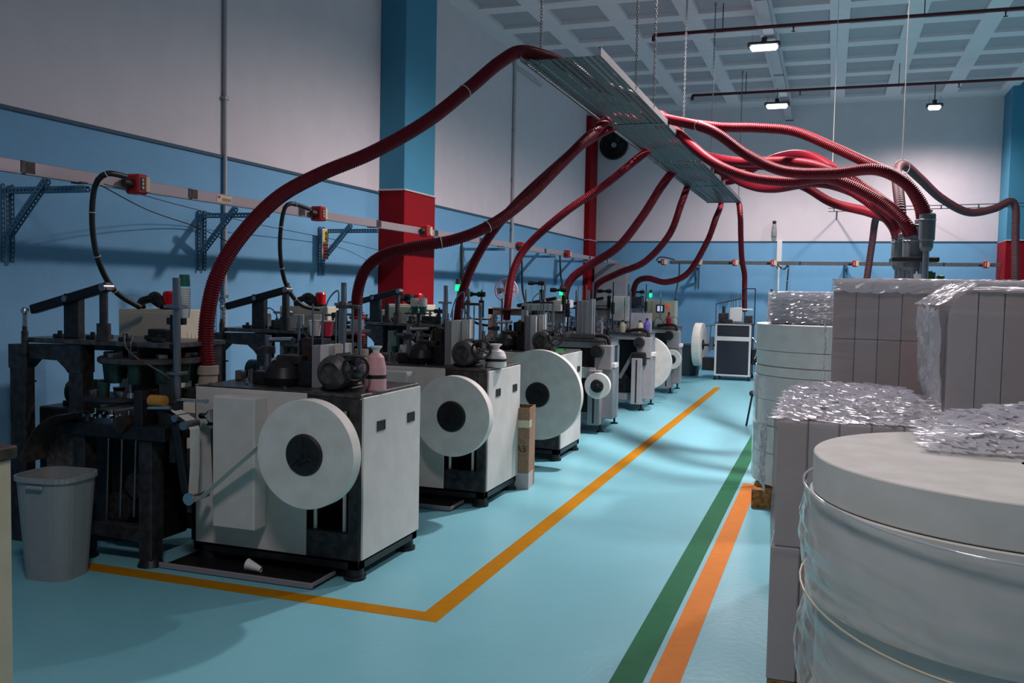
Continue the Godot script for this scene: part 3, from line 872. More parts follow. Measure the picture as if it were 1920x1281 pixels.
# big cup machine: origin at the front right foot of the cabinet, x runs left (negative), front faces +z
func cup_machine(at: Vector3, label: String, variant: int) -> Node3D:
	var t := thing("cup_machine", label, "machine", at, 0.0, "white paper cup machines")
	# cabinet
	mk(t, "base_frame", "black_steel", geo().span(-1.08, 0, 0.06, 0.115, -0.74, -0.67, 0.004).span(-1.08, 0, 0.06, 0.115, -0.07, 0, 0.004).span(-0.07, 0, 0.06, 0.115, -0.74, 0, 0.004).span(-1.08, -1.01, 0.06, 0.115, -0.74, 0, 0.004).span(-1.08, 0, 0.1, 0.115, -0.74, 0.0))
	for p in [Vector3(-0.05, 0, -0.05), Vector3(-0.05, 0, -0.68), Vector3(-1.0, 0, -0.05), Vector3(-1.0, 0, -0.68)]:
		mk(t, "foot", "black_steel", geo().cyl(p, p + Vector3(0, 0.02, 0), 0.062, -1, 16).cyl(p + Vector3(0, 0.02, 0), p + Vector3(0, 0.1, 0), 0.05, 0.045, 14))
	mk(t, "inner_body", "black_steel", geo().span(-1.05, -0.335, 0.115, 1.0, -0.72, -0.002).span(-0.335, -0.002, 0.115, 1.0, -0.72, -0.3))
	mk(t, "corner_post", "dark_steel", geo().span(-0.068, 0, 0.115, 1.0, -0.07, 0.004, 0.003))
	mk(t, "top_rail", "dark_steel", geo().span(-0.325, -0.068, 0.93, 1.0, -0.07, 0.004, 0.003))
	mk(t, "bottom_rail", "dark_steel", geo().span(-0.325, -0.068, 0.115, 0.26, -0.05, 0.004, 0.003))
	for x in [-0.295, -0.112]:
		mk(t, "guide_tube", "white_plastic", geo().cyl(Vector3(x, 0.25, -0.04), Vector3(x, 0.95, -0.04), 0.011, -1, 12))
	var fp := mk(t, "front_panel", "white_panel", geo().span(-1.055, -0.325, 0.115, 1.015, 0, 0.014, 0.003), "white steel front panel")
	mk(fp, "vent_slot", "hole_black", geo().span(-0.97, -0.87, 0.805, 0.848, 0.0145, 0.016))
	mk(fp, "vent_rim", "black_steel", geo().span(-0.975, -0.865, 0.848, 0.855, 0.0145, 0.02).span(-0.975, -0.865, 0.798, 0.805, 0.0145, 0.02))
	mk(t, "cover_box", "white_panel", geo().span(-0.85, -0.575, 0.25, 0.985, 0.014, 0.135, 0.008), "raised white cover on the front panel")
	var sp := mk(t, "side_panel", "white_panel", geo().span(0, 0.014, 0.115, 1.005, -0.735, -0.015, 0.003), "white steel side panel")
	for z in [-0.215, -0.6]:
		mk(sp, "recessed_handle", "hole_black", geo().span(0.0145, 0.017, 0.81, 0.853, z - 0.042, z + 0.042))
		mk(sp, "handle_rim", "black_steel", geo().span(0.0145, 0.019, 0.853, 0.86, z - 0.047, z + 0.047).span(0.0145, 0.019, 0.803, 0.81, z - 0.047, z + 0.047).span(0.0145, 0.019, 0.803, 0.86, z - 0.047, z - 0.042).span(0.0145, 0.019, 0.803, 0.86, z + 0.042, z + 0.047))
	mk(t, "table_top", "table_steel", geo().span(-1.06, -0.002, 1.0, 1.022, -0.735, -0.012, 0.003))
	mk(t, "spindle", "dark_steel", geo().cyl(Vector3(-0.15, 0.738, -0.3), Vector3(-0.15, 0.738, 0.225), 0.02, -1, 14))
	mk(t, "spindle_arm", "dark_steel", geo().span(-0.2, -0.1, 0.69, 0.79, -0.3, -0.05, 0.006))
	# things on the table
	finned_motor(t, Vector3(-0.215, 1.125, -0.17), 0.1, 0.2)
	hand_wheel(t, Vector3(-0.075, 1.158, -0.08), Vector3(0.45, 0.1, 1), 0.068)
	mk(t, "wheel_shaft", "steel", geo().cyl(Vector3(-0.11, 1.15, -0.2), Vector3(-0.08, 1.157, -0.09), 0.012, -1, 10))
	mk(t, "post_base", "black_steel", geo().span(-0.81, -0.68, 1.022, 1.1, -0.3, -0.18, 0.006))
	mk(t, "steel_post", "steel", geo().cyl(Vector3(-0.742, 1.1, -0.24), Vector3(-0.742, 1.31, -0.24), 0.02, -1, 16))
	mk(t, "post_clamp", "dark_steel", geo().cyl(Vector3(-0.742, 1.205, -0.24), Vector3(-0.742, 1.245, -0.24), 0.042, -1, 14).span(-0.815, -0.742, 1.21, 1.235, -0.27, -0.21, 0.004))
	mk(t, "chrome_bar", "chrome", geo().cyl(Vector3(-0.742, 1.283, -0.24), Vector3(-0.565, 1.293, -0.22), 0.014, -1, 14))
	mk(t, "mould_hub", "black_steel", geo().lathe(Vector3(-0.62, 1.022, -0.22), [Vector2(0, 0), Vector2(0.1, 0), Vector2(0.12, 0.05), Vector2(0.1, 0.11), Vector2(0.06, 0.15), Vector2(0, 0.15)], 10))
	mk(t, "mould_bracket", "brown_steel", geo().span(-0.66, -0.5, 1.15, 1.2, -0.34, -0.2, 0.006).span(-0.54, -0.48, 1.1, 1.3, -0.36, -0.28, 0.006))
	mk(t, "gear_block", "black_steel", geo().span(-0.52, -0.4, 1.022, 1.17, -0.4, -0.2, 0.008).span(-0.58, -0.46, 1.2, 1.29, -0.42, -0.3, 0.008).span(-0.46, -0.4, 1.17, 1.3, -0.38, -0.28, 0.006))
	for p in [Vector3(-0.437, 1.085, -0.23), Vector3(-0.379, 1.06, -0.24), Vector3(-0.327, 1.06, -0.3), Vector3(-0.293, 1.06, -0.28), Vector3(-0.24, 1.06, -0.34)]:
		mk(t, "guide_rod", "steel", geo().cyl(p, Vector3(p.x, 1.47 + 0.03 * sin(p.x * 40), p.z), 0.006, -1, 8))
	var mag := 1.265 if variant == 0 else 1.36
	mk(t, "magazine_wall", "grey_paint", geo().span(-0.425, -0.365, 1.022, mag, -0.2, -0.19, 0.002).span(-0.425, -0.415, 1.022, mag, -0.34, -0.19, 0.002))
	mk(t, "paper_blanks", "paper_edge", geo().span(-0.365, -0.31, 1.022, mag + 0.005, -0.33, -0.19, 0.003), "white paper blanks standing in the magazine")
	mk(t, "paper_blanks", "paper_edge", geo().span(-0.3, -0.25, 1.022, mag + 0.012, -0.36, -0.24, 0.003), "white paper blanks standing in the magazine")
	deck_fittings(t, -1.0, -0.42, -0.68, -0.42, 1.022, 9 if variant == 0 else 13, 20 + variant)
	if variant > 0:
		deck_fittings(t, -2.1, -1.25, -0.35, 0.05, 1.26, 12, 40 + variant)
	if variant == 1:
		mk(t, "cup_shelf", "dark_steel", geo().span(-0.96, -0.76, 1.39, 1.4, -0.72, -0.6, 0.002).cyl(Vector3(-0.86, 1.022, -0.66), Vector3(-0.86, 1.39, -0.66), 0.014, -1, 10))
	if variant == 2:
		press_column(t, Vector3(-0.95, 1.022, -0.38), 1.6)
	mk(t, "tall_pole", "steel", geo().cyl(Vector3(-0.258, 1.02, -0.26), Vector3(-0.258, 1.605, -0.26), 0.013, -1, 12))
	mk(t, "pole_head", "table_steel", geo().span(-0.29, -0.15, 1.48, 1.5, -0.29, -0.23, 0.003).cyl(Vector3(-0.258, 1.5, -0.26), Vector3(-0.258, 1.52, -0.26), 0.03, 0.018, 12))
	mk(t, "second_pole", "steel", geo().cyl(Vector3(-0.172, 1.2, -0.3), Vector3(-0.172, 1.5, -0.3), 0.012, -1, 10))
	mk(t, "thin_hose", "bracket_blue", geo().tube(curve([Vector3(-0.42, 1.38, -0.3), Vector3(-0.38, 1.52, -0.3), Vector3(-0.31, 1.58, -0.29), Vector3(-0.3, 1.5, -0.28)], 0.015), 0.005, 6))
	var gb := geo()
	for i in 16:
		bolt(gb, Vector3(-1.0 + 0.06 * i, 1.022, -0.05 - 0.62 * fmod(i * 0.381, 1.0)), 0.011, 0.012)
	mk(t, "table_bolts", "steel", gb).set_meta("kind", "stuff")
	# fittings that lie on the deck between post and port
	for i in 9:
		var p2 := Vector3(-1.02 + 0.034 * i, 1.022, -0.36 - 0.03 * fmod(i * 1.7, 3.0))
		if i % 3 == 0:
			mk(t, "valve_block", "steel", geo().box(p2 + Vector3(0, 0.03, 0), Vector3(0.05, 0.06, 0.05), 0.006))
		else:
			mk(t, "valve_stem", "chrome" if i % 3 == 1 else "zinc", geo().cyl(p2, p2 + Vector3(0, 0.05 + 0.01 * i, 0), 0.014, 0.01, 10))
	mk(t, "deck_plate", "white_plastic", geo().box(Vector3(-0.86, 1.09, -0.5), Vector3(0.12, 0.13, 0.02), 0.004, Basis(Vector3(0, 0, 1), 0.5)))
	# suction port
	mk(t, "hose_port", "hose_cuff", geo().lathe(Vector3(-1.0 if variant == 9 else -1.165, 0.985, -0.24), [Vector2(0.075, 0), Vector2(0.075, 0.015), Vector2(0.058, 0.02), Vector2(0.055, 0.07), Vector2(0.064, 0.075), Vector2(0.064, 0.125), Vector2(0.05, 0.13)], 24))
	mk(t, "port_ledge", "dark_steel", geo().span(-1.26, -1.055, 0.93, 0.985, -0.4, -0.06, 0.005).span(-1.12, -1.055, 0.2, 0.93, -0.4, -0.06, 0.005))
	# electrical box behind the tower
	var eb := mk(t, "electrical_box", "cream_metal", geo().span(-2.12, -1.65, 0.5, 1.43, -0.83, -0.55, 0.006), "cream electrical box")
	mk(eb, "box_door", "cream_metal", geo().span(-2.1, -1.67, 0.53, 1.41, -0.552, -0.538, 0.004))
	for k in 3:
		mk(eb, "box_sticker", "beige_plastic", geo().span(-1.6495, -1.648, 1.18 + 0.012 * k, 1.28 - 0.01 * k, -0.68 - 0.04 * k, -0.66 - 0.04 * k))
	mk(eb, "box_leg", "black_steel", geo().span(-2.1, -2.02, 0, 0.5, -0.8, -0.6).span(-1.74, -1.66, 0, 0.5, -0.8, -0.6))
	var bc := mk(t, "beacon", "beacon_red", geo().lathe(Vector3(-1.76, 1.45, -0.62), [Vector2(0, 0), Vector2(0.045, 0), Vector2(0.045, 0.085), Vector2(0.036, 0.1), Vector2(0, 0.104)], 20), "red beacon lamp, unlit")
	mk(bc, "beacon_base", "black_steel", geo().cyl(Vector3(-1.76, 1.43, -0.62), Vector3(-1.76, 1.452, -0.62), 0.05, -1, 16))
	mk(t, "cable_coil", "rubber", geo().tube(curve([Vector3(-2.02, 1.44, -0.66), Vector3(-1.97, 1.48, -0.6), Vector3(-1.88, 1.5, -0.64), Vector3(-1.82, 1.47, -0.7), Vector3(-1.9, 1.45, -0.72), Vector3(-1.96, 1.5, -0.68), Vector3(-1.85, 1.52, -0.6), Vector3(-1.78, 1.45, -0.58)], 0.02), 0.026, 8))
	# tower with gantry and rotary plates
	for x in [-2.31, -1.853]:
		mk(t, "gantry_post", "dark_steel", geo().span(x - 0.05, x + 0.055, 0.0 if x < -2.0 else 0.7, 1.2, 0.002, 0.098, 0.006))
	mk(t, "gantry_beam", "dark_steel", geo().plate(PackedVector2Array([Vector2(-2.26, 1.07), Vector2(-2.19, 1.135), Vector2(-1.98, 1.13), Vector2(-1.92, 1.085), Vector2(-1.9, 1.06), Vector2(-1.8, 1.06), Vector2(-1.8, 1.225), Vector2(-2.36, 1.215), Vector2(-2.36, 1.07)]), Vector3(0, 0, 0.05), Basis.IDENTITY, 0.108))
	mk(t, "top_plate", "table_steel", geo().span(-2.25, -1.17, 1.23, 1.26, -0.42, 0.1, 0.004))
	mk(t, "plate_rib", "dark_steel", geo().span(-2.24, -1.25, 1.16, 1.23, -0.42, -0.36, 0.004).span(-1.32, -1.2, 0.95, 1.23, -0.42, -0.28, 0.004).span(-1.62, -1.55, 1.0, 1.23, -0.3, -0.2, 0.004))
	mk(t, "lever_upright", "black_steel", geo().span(-1.975, -1.865, 1.26, 1.53, 0.0, 0.06, 0.005))
	mk(t, "lever_beam", "lever_black", geo().bar(Vector3(-2.2, 1.428, 0.07), Vector3(-1.62, 1.578, 0.07), 0.05, 0.055, 0.006, Vector3(0, 0, 1)))
	mk(t, "lever_pin", "steel", geo().cyl(Vector3(-1.92, 1.5, 0.03), Vector3(-1.92, 1.5, 0.11), 0.018, -1, 12).cyl(Vector3(-1.64, 1.572, 0.03), Vector3(-1.64, 1.572, 0.11), 0.022, -1, 12))
	mk(t, "push_rod", "dark_steel", geo().cyl(Vector3(-1.66, 1.26, 0.07), Vector3(-1.66, 1.57, 0.07), 0.024, -1, 14).cyl(Vector3(-1.66, 1.26, 0.07), Vector3(-1.66, 1.36, 0.07), 0.04, -1, 14))
	mk(t, "ball_joint", "chrome", geo().lathe(Vector3(-2.208, 1.42, 0.12), [Vector2(0, -0.024), Vector2(0.018, -0.016), Vector2(0.024, 0), Vector2(0.018, 0.016), Vector2(0, 0.024)], 14).cyl(Vector3(-2.21, 1.33, 0.12), Vector3(-2.208, 1.4, 0.12), 0.014, -1, 10))
	mk(t, "pull_rod", "dark_steel", geo().cyl(Vector3(-2.215, 0.35, 0.12), Vector3(-2.21, 1.33, 0.12), 0.014, -1, 10).cyl(Vector3(-2.21, 1.16, 0.12), Vector3(-2.21, 1.3, 0.12), 0.02, -1, 10))
	for p in [Vector3(-2.04, 1.26, 0.02), Vector3(-1.79, 1.26, 0.02), Vector3(-1.8, 1.26, -0.1), Vector3(-1.52, 1.26, 0.05), Vector3(-1.4, 1.26, -0.05), Vector3(-1.3, 1.26, 0.03), Vector3(-1.55, 1.26, -0.2)]:
		mk(t, "hold_down", "black_steel", geo().box(p + Vector3(0, 0.012, 0), Vector3(0.07, 0.024, 0.05), 0.004).cyl(p + Vector3(0, 0.024, 0), p + Vector3(0, 0.044, 0), 0.014, -1, 6))
	mk(t, "cam_cluster", "black_steel", geo().span(-1.46, -1.33, 1.26, 1.33, -0.16, -0.06, 0.006).cyl(Vector3(-1.29, 1.26, -0.1), Vector3(-1.29, 1.4, -0.1), 0.018, -1, 10).span(-1.34, -1.22, 1.36, 1.4, -0.12, -0.08, 0.004).cyl(Vector3(-1.25, 1.2, -0.02), Vector3(-1.25, 1.42, -0.02), 0.009, -1, 8))
	mk(t, "main_column", "dark_steel", geo().cyl(Vector3(-1.5, 0.75, -0.12), Vector3(-1.5, 1.24, -0.12), 0.06, -1, 18))
	var tt := mk(t, "upper_turntable", "table_steel", geo().lathe(Vector3(-1.46, 1.13, -0.1), [Vector2(0, 0), Vector2(0.29, 0), Vector2(0.3, 0.008), Vector2(0.3, 0.03), Vector2(0.29, 0.036), Vector2(0, 0.036)], 40))
	for i in 10:
		var a := TAU * i / 10
		var c := Vector3(-1.46 + 0.23 * cos(a), 1.166, -0.1 + 0.23 * sin(a))
		mk(tt, "station", "steel" if i % 2 else "brown_steel", geo().box(c + Vector3(0, 0.014, 0), Vector3(0.07, 0.028, 0.05), 0.004, Basis(Vector3.UP, -a)))
		mk(tt, "cup_mould", "mold_green", geo().cyl(Vector3(c.x, 1.02, c.z), Vector3(c.x, 1.13, c.z), 0.034, 0.045, 14))
	var lt := mk(t, "lower_turntable", "dark_steel", geo().lathe(Vector3(-1.56, 0.91, 0.05), [Vector2(0, 0), Vector2(0.19, 0), Vector2(0.2, 0.01), Vector2(0.2, 0.028), Vector2(0.17, 0.035), Vector2(0, 0.035)], 36))
	for i in 8:
		var a := TAU * i / 8
		var c := Vector3(-1.56 + 0.13 * cos(a), 0.945, 0.05 + 0.13 * sin(a))
		mk(lt, "cup_seat", "steel" if i % 2 else "mold_green", geo().cyl(c, c + Vector3(0, 0.03 if i % 2 else 0.08, 0), 0.03, 0.036, 14))
	mk(t, "hanging_spindle", "steel", geo().cyl(Vector3(-1.42, 0.97, 0.12), Vector3(-1.42, 1.2, 0.12), 0.012, -1, 10).cyl(Vector3(-1.42, 0.93, 0.12), Vector3(-1.42, 0.97, 0.12), 0.035, 0.025, 12))
	mk(t, "chrome_pole", "steel", geo().cyl(Vector3(-1.145, 0.93, 0.06), Vector3(-1.15, 1.635, 0.06), 0.022, -1, 16), "bright steel pole")
	mk(t, "pole_bracket", "steel", geo().span(-1.21, -1.1, 1.46, 1.48, 0.02, 0.1, 0.003))
	mk(t, "pole_bracket", "steel", geo().span(-1.19, -1.1, 1.08, 1.1, 0.02, 0.1, 0.003))
	mk(t, "side_pole", "steel", geo().cyl(Vector3(-1.19, 0.95, 0.02), Vector3(-1.19, 1.47, 0.02), 0.011, -1, 10))
	mk(t, "air_hose", "zinc", geo().tube(curve([Vector3(-1.5, 1.3, 0.08), Vector3(-1.45, 1.24, 0.13), Vector3(-1.36, 1.18, 0.15), Vector3(-1.26, 1.13, 0.14), Vector3(-1.19, 1.09, 0.12), Vector3(-1.17, 1.06, 0.09)], 0.02), 0.006, 6))
	mk(t, "air_hose", "zinc", geo().tube(curve([Vector3(-1.44, 1.3, 0.08), Vector3(-1.42, 1.25, 0.12), Vector3(-1.42, 1.2, 0.12)], 0.02), 0.006, 6))
	mk(t, "level_gauge", "steel", geo().span(-1.65, -1.62, 0.98, 1.18, -0.74, -0.71, 0.003).cyl(Vector3(-1.62, 0.96, -0.725), Vector3(-1.62, 0.98, -0.725), 0.05, -1, 14))
	# lower frame
	mk(t, "lower_deck", "black_steel", geo().span(-1.78, -1.08, 0.72, 0.8, -0.35, 0.25, 0.006))
	for x in [-1.7, -1.23]:
		mk(t, "frame_leg", "dark_steel", geo().span(x - 0.045, x + 0.045, 0.04, 0.72, 0.13, 0.23, 0.006))
		mk(t, "frame_leg", "black_steel", geo().span(x - 0.045, x + 0.045, 0.04, 0.72, -0.32, -0.22, 0.006))
		mk(t, "leg_foot", "black_steel", geo().cyl(Vector3(x, 0, 0.18), Vector3(x, 0.05, 0.18), 0.075, 0.05, 14))
	mk(t, "stretcher", "dark_steel", geo().span(-1.7, -1.23, 0.14, 0.22, 0.15, 0.21, 0.004))
	mk(t, "stretcher", "dark_steel", geo().span(-1.74, -1.19, 0.1, 0.2, -0.3, -0.24, 0.004))
	mk(t, "drive_box", "black_steel", geo().span(-1.66, -1.28, 0.1, 0.72, -0.2, 0.02, 0.01))
	for i in 3:
		mk(t, "drive_pulley", "dark_steel", geo().cyl(Vector3(-1.55 + 0.12 * i, 0.28 + 0.14 * i, 0.02), Vector3(-1.55 + 0.12 * i, 0.28 + 0.14 * i, 0.08), 0.09 - 0.018 * i, -1, 22))
	for i in 4:
		mk(t, "tie_shaft", "steel", geo().cyl(Vector3(-1.62 + 0.1 * i, 0.2 + 0.02 * i, 0.1), Vector3(-1.6 + 0.1 * i, 0.72, 0.1), 0.008, -1, 8))
	mk(t, "rear_body", "black_steel", geo().span(-2.3, -1.76, 0.04, 0.82, -0.45, -0.06, 0.01))
	mk(t, "rear_motor", "mold_green", geo().cyl(Vector3(-2.2, 0.9, -0.25), Vector3(-2.02, 0.9, -0.25), 0.085, -1, 20).span(-2.2, -1.9, 0.82, 0.85, -0.35, -0.15, 0.004))
	mk(t, "cable_loop", "bracket_blue", geo().tube(curve([Vector3(-1.98, 0.83, -0.1), Vector3(-1.95, 0.9, -0.08), Vector3(-1.9, 0.91, -0.06), Vector3(-1.87, 0.85, -0.05)], 0.02), 0.007, 6))
	mk(t, "stop_stub", "dark_steel", geo().cyl(Vector3(-1.91, 0.98, 0.05), Vector3(-1.96, 0.98, 0.05), 0.012, -1, 10).cyl(Vector3(-2.27, 0.99, 0.05), Vector3(-2.2, 0.99, 0.05), 0.006, -1, 8))
	# strip feed beside the tower
	mk(t, "feed_cheek", "black_steel", geo().span(-1.3, -1.24, 0.78, 1.0, 0.1, 0.24, 0.008).span(-1.09, -1.05, 0.6, 0.95, 0.12, 0.2, 0.006))
	mk(t, "amber_roller", "amber_roll", geo().cyl(Vector3(-1.21, 0.945, 0.2), Vector3(-1.115, 0.945, 0.2), 0.033, -1, 18), "amber plastic roller")
	mk(t, "feed_rod", "chrome", geo().cyl(Vector3(-1.2, 0.905, 0.23), Vector3(-1.05, 0.915, 0.23), 0.012, -1, 12))
	mk(t, "feed_rod", "chrome", geo().cyl(Vector3(-1.06, 0.95, 0.16), Vector3(-0.87, 0.955, 0.16), 0.008, -1, 10).cyl(Vector3(-0.872, 0.955, 0.16), Vector3(-0.862, 0.955, 0.16), 0.013, -1, 10))
	mk(t, "feed_arm", "black_steel", geo().bar(Vector3(-1.03, 0.83, 0.21), Vector3(-0.96, 0.44, 0.21), 0.04, 0.05, 0.008, Vector3(0, 0, 1)).bar(Vector3(-0.86, 0.8, 0.1), Vector3(-0.845, 0.48, 0.1), 0.03, 0.045, 0.008, Vector3(0, 0, 1)).bar(Vector3(-1.15, 0.9, 0.2), Vector3(-1.02, 0.82, 0.2), 0.04, 0.05, 0.006, Vector3(0, 0, 1)))
	mk(t, "feed_roller", "steel", geo().cyl(Vector3(-0.955, 0.825, 0.13), Vector3(-0.955, 0.825, 0.25), 0.024, -1, 16).cyl(Vector3(-1.02, 0.86, 0.12), Vector3(-1.02, 0.86, 0.24), 0.02, -1, 14), "steel guide rollers")
	mk(t, "feed_roller", "chrome", geo().cyl(Vector3(-0.91, 0.425, 0.1), Vector3(-0.91, 0.425, 0.25), 0.02, -1, 16).cyl(Vector3(-0.91, 0.425, 0.25), Vector3(-0.91, 0.425, 0.262), 0.034, -1, 18))
	mk(t, "round_clamp", "chrome", geo().cyl(Vector3(-0.965, 0.86, 0.08), Vector3(-0.87, 0.87, 0.12), 0.018, -1, 12).cyl(Vector3(-0.87, 0.87, 0.12), Vector3(-0.855, 0.872, 0.125), 0.036, -1, 18))
	mk(t, "dark_roll", "brown_steel", geo().cyl(Vector3(-1.36, 0.81, 0.2), Vector3(-1.36, 0.81, 0.28), 0.045, -1, 20).cyl(Vector3(-1.36, 0.81, 0.28), Vector3(-1.36, 0.81, 0.285), 0.022, -1, 14))
	for i in 6:
		mk(t, "small_fitting", "chrome", geo().cyl(Vector3(-1.66 + 0.06 * i, 0.8 + 0.02 * (i % 3), 0.2), Vector3(-1.66 + 0.06 * i, 0.86 + 0.02 * (i % 2), 0.2), 0.008, -1, 8).cyl(Vector3(-1.66 + 0.06 * i, 0.84, 0.19), Vector3(-1.66 + 0.06 * i, 0.84, 0.23), 0.012, -1, 8))
	if variant == 0:
		# curved scrap chute into the bin
		var pts := []
		for i in 9:
			var a := deg_to_rad(90 + 10 * i)
			pts.append(Vector3(-1.63 + 0.33 * cos(a), 0.5 + 0.36 * sin(a), 0.3))
		var chute := mk(t, "scrap_chute", "chute_brown", geo().band(curve(pts, 0.04), Vector3(0, 0, 0.18), 0.003), "curved brown sheet chute over the bin")
		mk(chute, "chute_cheek", "chute_brown", geo().plate(PackedVector2Array([Vector2(-1.63, 0.86), Vector2(-1.74, 0.84), Vector2(-1.84, 0.78), Vector2(-1.92, 0.67), Vector2(-1.955, 0.55), Vector2(-1.95, 0.5), Vector2(-1.72, 0.5), Vector2(-1.66, 0.68)]), Vector3(0, 0, 0.21), Basis.IDENTITY, 0.003))
	return t

# a column press: rod, tee grip, air cylinder and plates
func press_column(t: Node3D, p: Vector3, top: float) -> void:
	mk(t, "press_rod", "steel", geo().cyl(p, Vector3(p.x, top, p.z), 0.012, -1, 10))
	mk(t, "press_cylinder", "black_steel", geo().cyl(Vector3(p.x, lerpf(p.y, top, 0.52), p.z), Vector3(p.x, lerpf(p.y, top, 0.82), p.z), 0.028, -1, 14))
	mk(t, "press_plate", "dark_steel", geo().span(p.x - 0.26, p.x + 0.08, lerpf(p.y, top, 0.5) - 0.012, lerpf(p.y, top, 0.5), p.z - 0.08, p.z + 0.08, 0.003))
	mk(t, "press_base", "alu", geo().cyl(p - Vector3(0.05, 0.0, 0), p + Vector3(-0.05, 0.035, 0), 0.11, -1, 24))
	mk(t, "tee_grip", "rubber", geo().cyl(Vector3(p.x - 0.17, top - 0.045, p.z), Vector3(p.x + 0.03, top - 0.045, p.z), 0.016, -1, 10).cyl(Vector3(p.x - 0.17, top - 0.045, p.z), Vector3(p.x - 0.1, top - 0.045, p.z), 0.026, -1, 12).cyl(Vector3(p.x - 0.04, top - 0.045, p.z), Vector3(p.x + 0.035, top - 0.045, p.z), 0.026, -1, 12))
	for s in [-1, 1]:
		mk(t, "guide_pin", "chrome", geo().cyl(Vector3(p.x - 0.16, p.y, p.z + 0.05 * s), Vector3(p.x - 0.16, lerpf(p.y, top, 0.5), p.z + 0.05 * s), 0.008, -1, 8))
# small fittings set about a deck, each its own part
func deck_fittings(t: Node3D, x0: float, x1: float, z0: float, z1: float, y: float, n: int, seed_: int) -> void:
	var r := RandomNumberGenerator.new()
	r.seed = seed_
	for i in n:
		var p := Vector3(lerpf(x0, x1, (i + r.randf() * 0.8) / n), y, r.randf_range(z0, z1))
		match r.randi() % 7:
			0:
				var h := r.randf_range(0.18, 0.42)
				mk(t, "upright_rod", "steel", geo().cyl(p, p + Vector3(0, h, 0), 0.008, -1, 8).cyl(p + Vector3(0, h * 0.8, 0), p + Vector3(0, h * 0.88, 0), 0.018, -1, 10))
			1:
				var h := r.randf_range(0.08, 0.2)
				mk(t, "air_cylinder", "black_steel" if r.randf() < 0.5 else "alu", geo().cyl(p, p + Vector3(0, h, 0), 0.022, -1, 12).cyl(p + Vector3(0, h, 0), p + Vector3(0, h + 0.05, 0), 0.007, -1, 8).box(p + Vector3(0, 0.01, 0), Vector3(0.06, 0.02, 0.06), 0.004))
			2:
				mk(t, "clamp_block", ["dark_steel", "grey_paint", "table_steel"][r.randi() % 3], geo().box(p + Vector3(0, 0.035, 0), Vector3(0.08, 0.07, 0.06), 0.008).cyl(p + Vector3(0, 0.07, 0), p + Vector3(0, 0.085, 0), 0.012, -1, 6))
			3:
				mk(t, "regulator", "chrome", geo().cyl(p, p + Vector3(0, 0.05, 0), 0.02, 0.016, 12).cyl(p + Vector3(0, 0.05, 0), p + Vector3(0, 0.07, 0), 0.026, -1, 14).cyl(p + Vector3(0, 0.03, 0), p + Vector3(0.05, 0.03, 0.01), 0.009, -1, 8))
			4:
				mk(t, "white_guard", "white_plastic", geo().box(p + Vector3(0, 0.06, 0), Vector3(0.09, 0.11, 0.012), 0.004).box(p + Vector3(0, 0.008, 0.015), Vector3(0.09, 0.012, 0.04), 0.003))
			5:
				mk(t, "air_line", "cable_black" if r.randf() < 0.6 else "bracket_blue", geo().tube(curve([p, p + Vector3(0.02, 0.1, 0), p + Vector3(0.08, 0.16, 0.02), p + Vector3(0.15, 0.11, 0.02), p + Vector3(0.16, 0, 0.02)], 0.02), 0.006, 6))
			6:
				mk(t, "cross_bar", "steel", geo().cyl(p + Vector3(-0.08, 0.12, 0), p + Vector3(0.08, 0.12, 0), 0.01, -1, 8).cyl(p, p + Vector3(0, 0.13, 0), 0.012, -1, 8).cyl(p + Vector3(0.07, 0.12, -0.02), p + Vector3(0.07, 0.12, 0.02), 0.02, -1, 12))
func beacon_pole(t: Node3D, p: Vector3, h: float) -> void:
	mk(t, "beacon_pole", "grey_paint", geo().cyl(p, p + Vector3(0, h - 0.12, 0), 0.012, -1, 10))
	mk(t, "beacon_green_light", "green_glow", geo().cyl(p + Vector3(0, h - 0.12, 0), p + Vector3(0, h - 0.055, 0), 0.027, -1, 14), "lit green beacon segment")
	mk(t, "beacon_top", "beacon_dark", geo().cyl(p + Vector3(0, h - 0.055, 0), p + Vector3(0, h, 0), 0.026, 0.02, 14))
	var l := OmniLight3D.new()
	l.name = "beacon_light"
	l.light_color = Color(0.1, 1.0, 0.5)
	l.light_energy = 0.02
	l.omni_range = 30.0
	l.omni_attenuation = 2.0
	l.shadow_enabled = true
	l.light_size = 0.02
	l.position = p + Vector3(0, h - 0.088, 0.045)
	t.add_child(l, true)

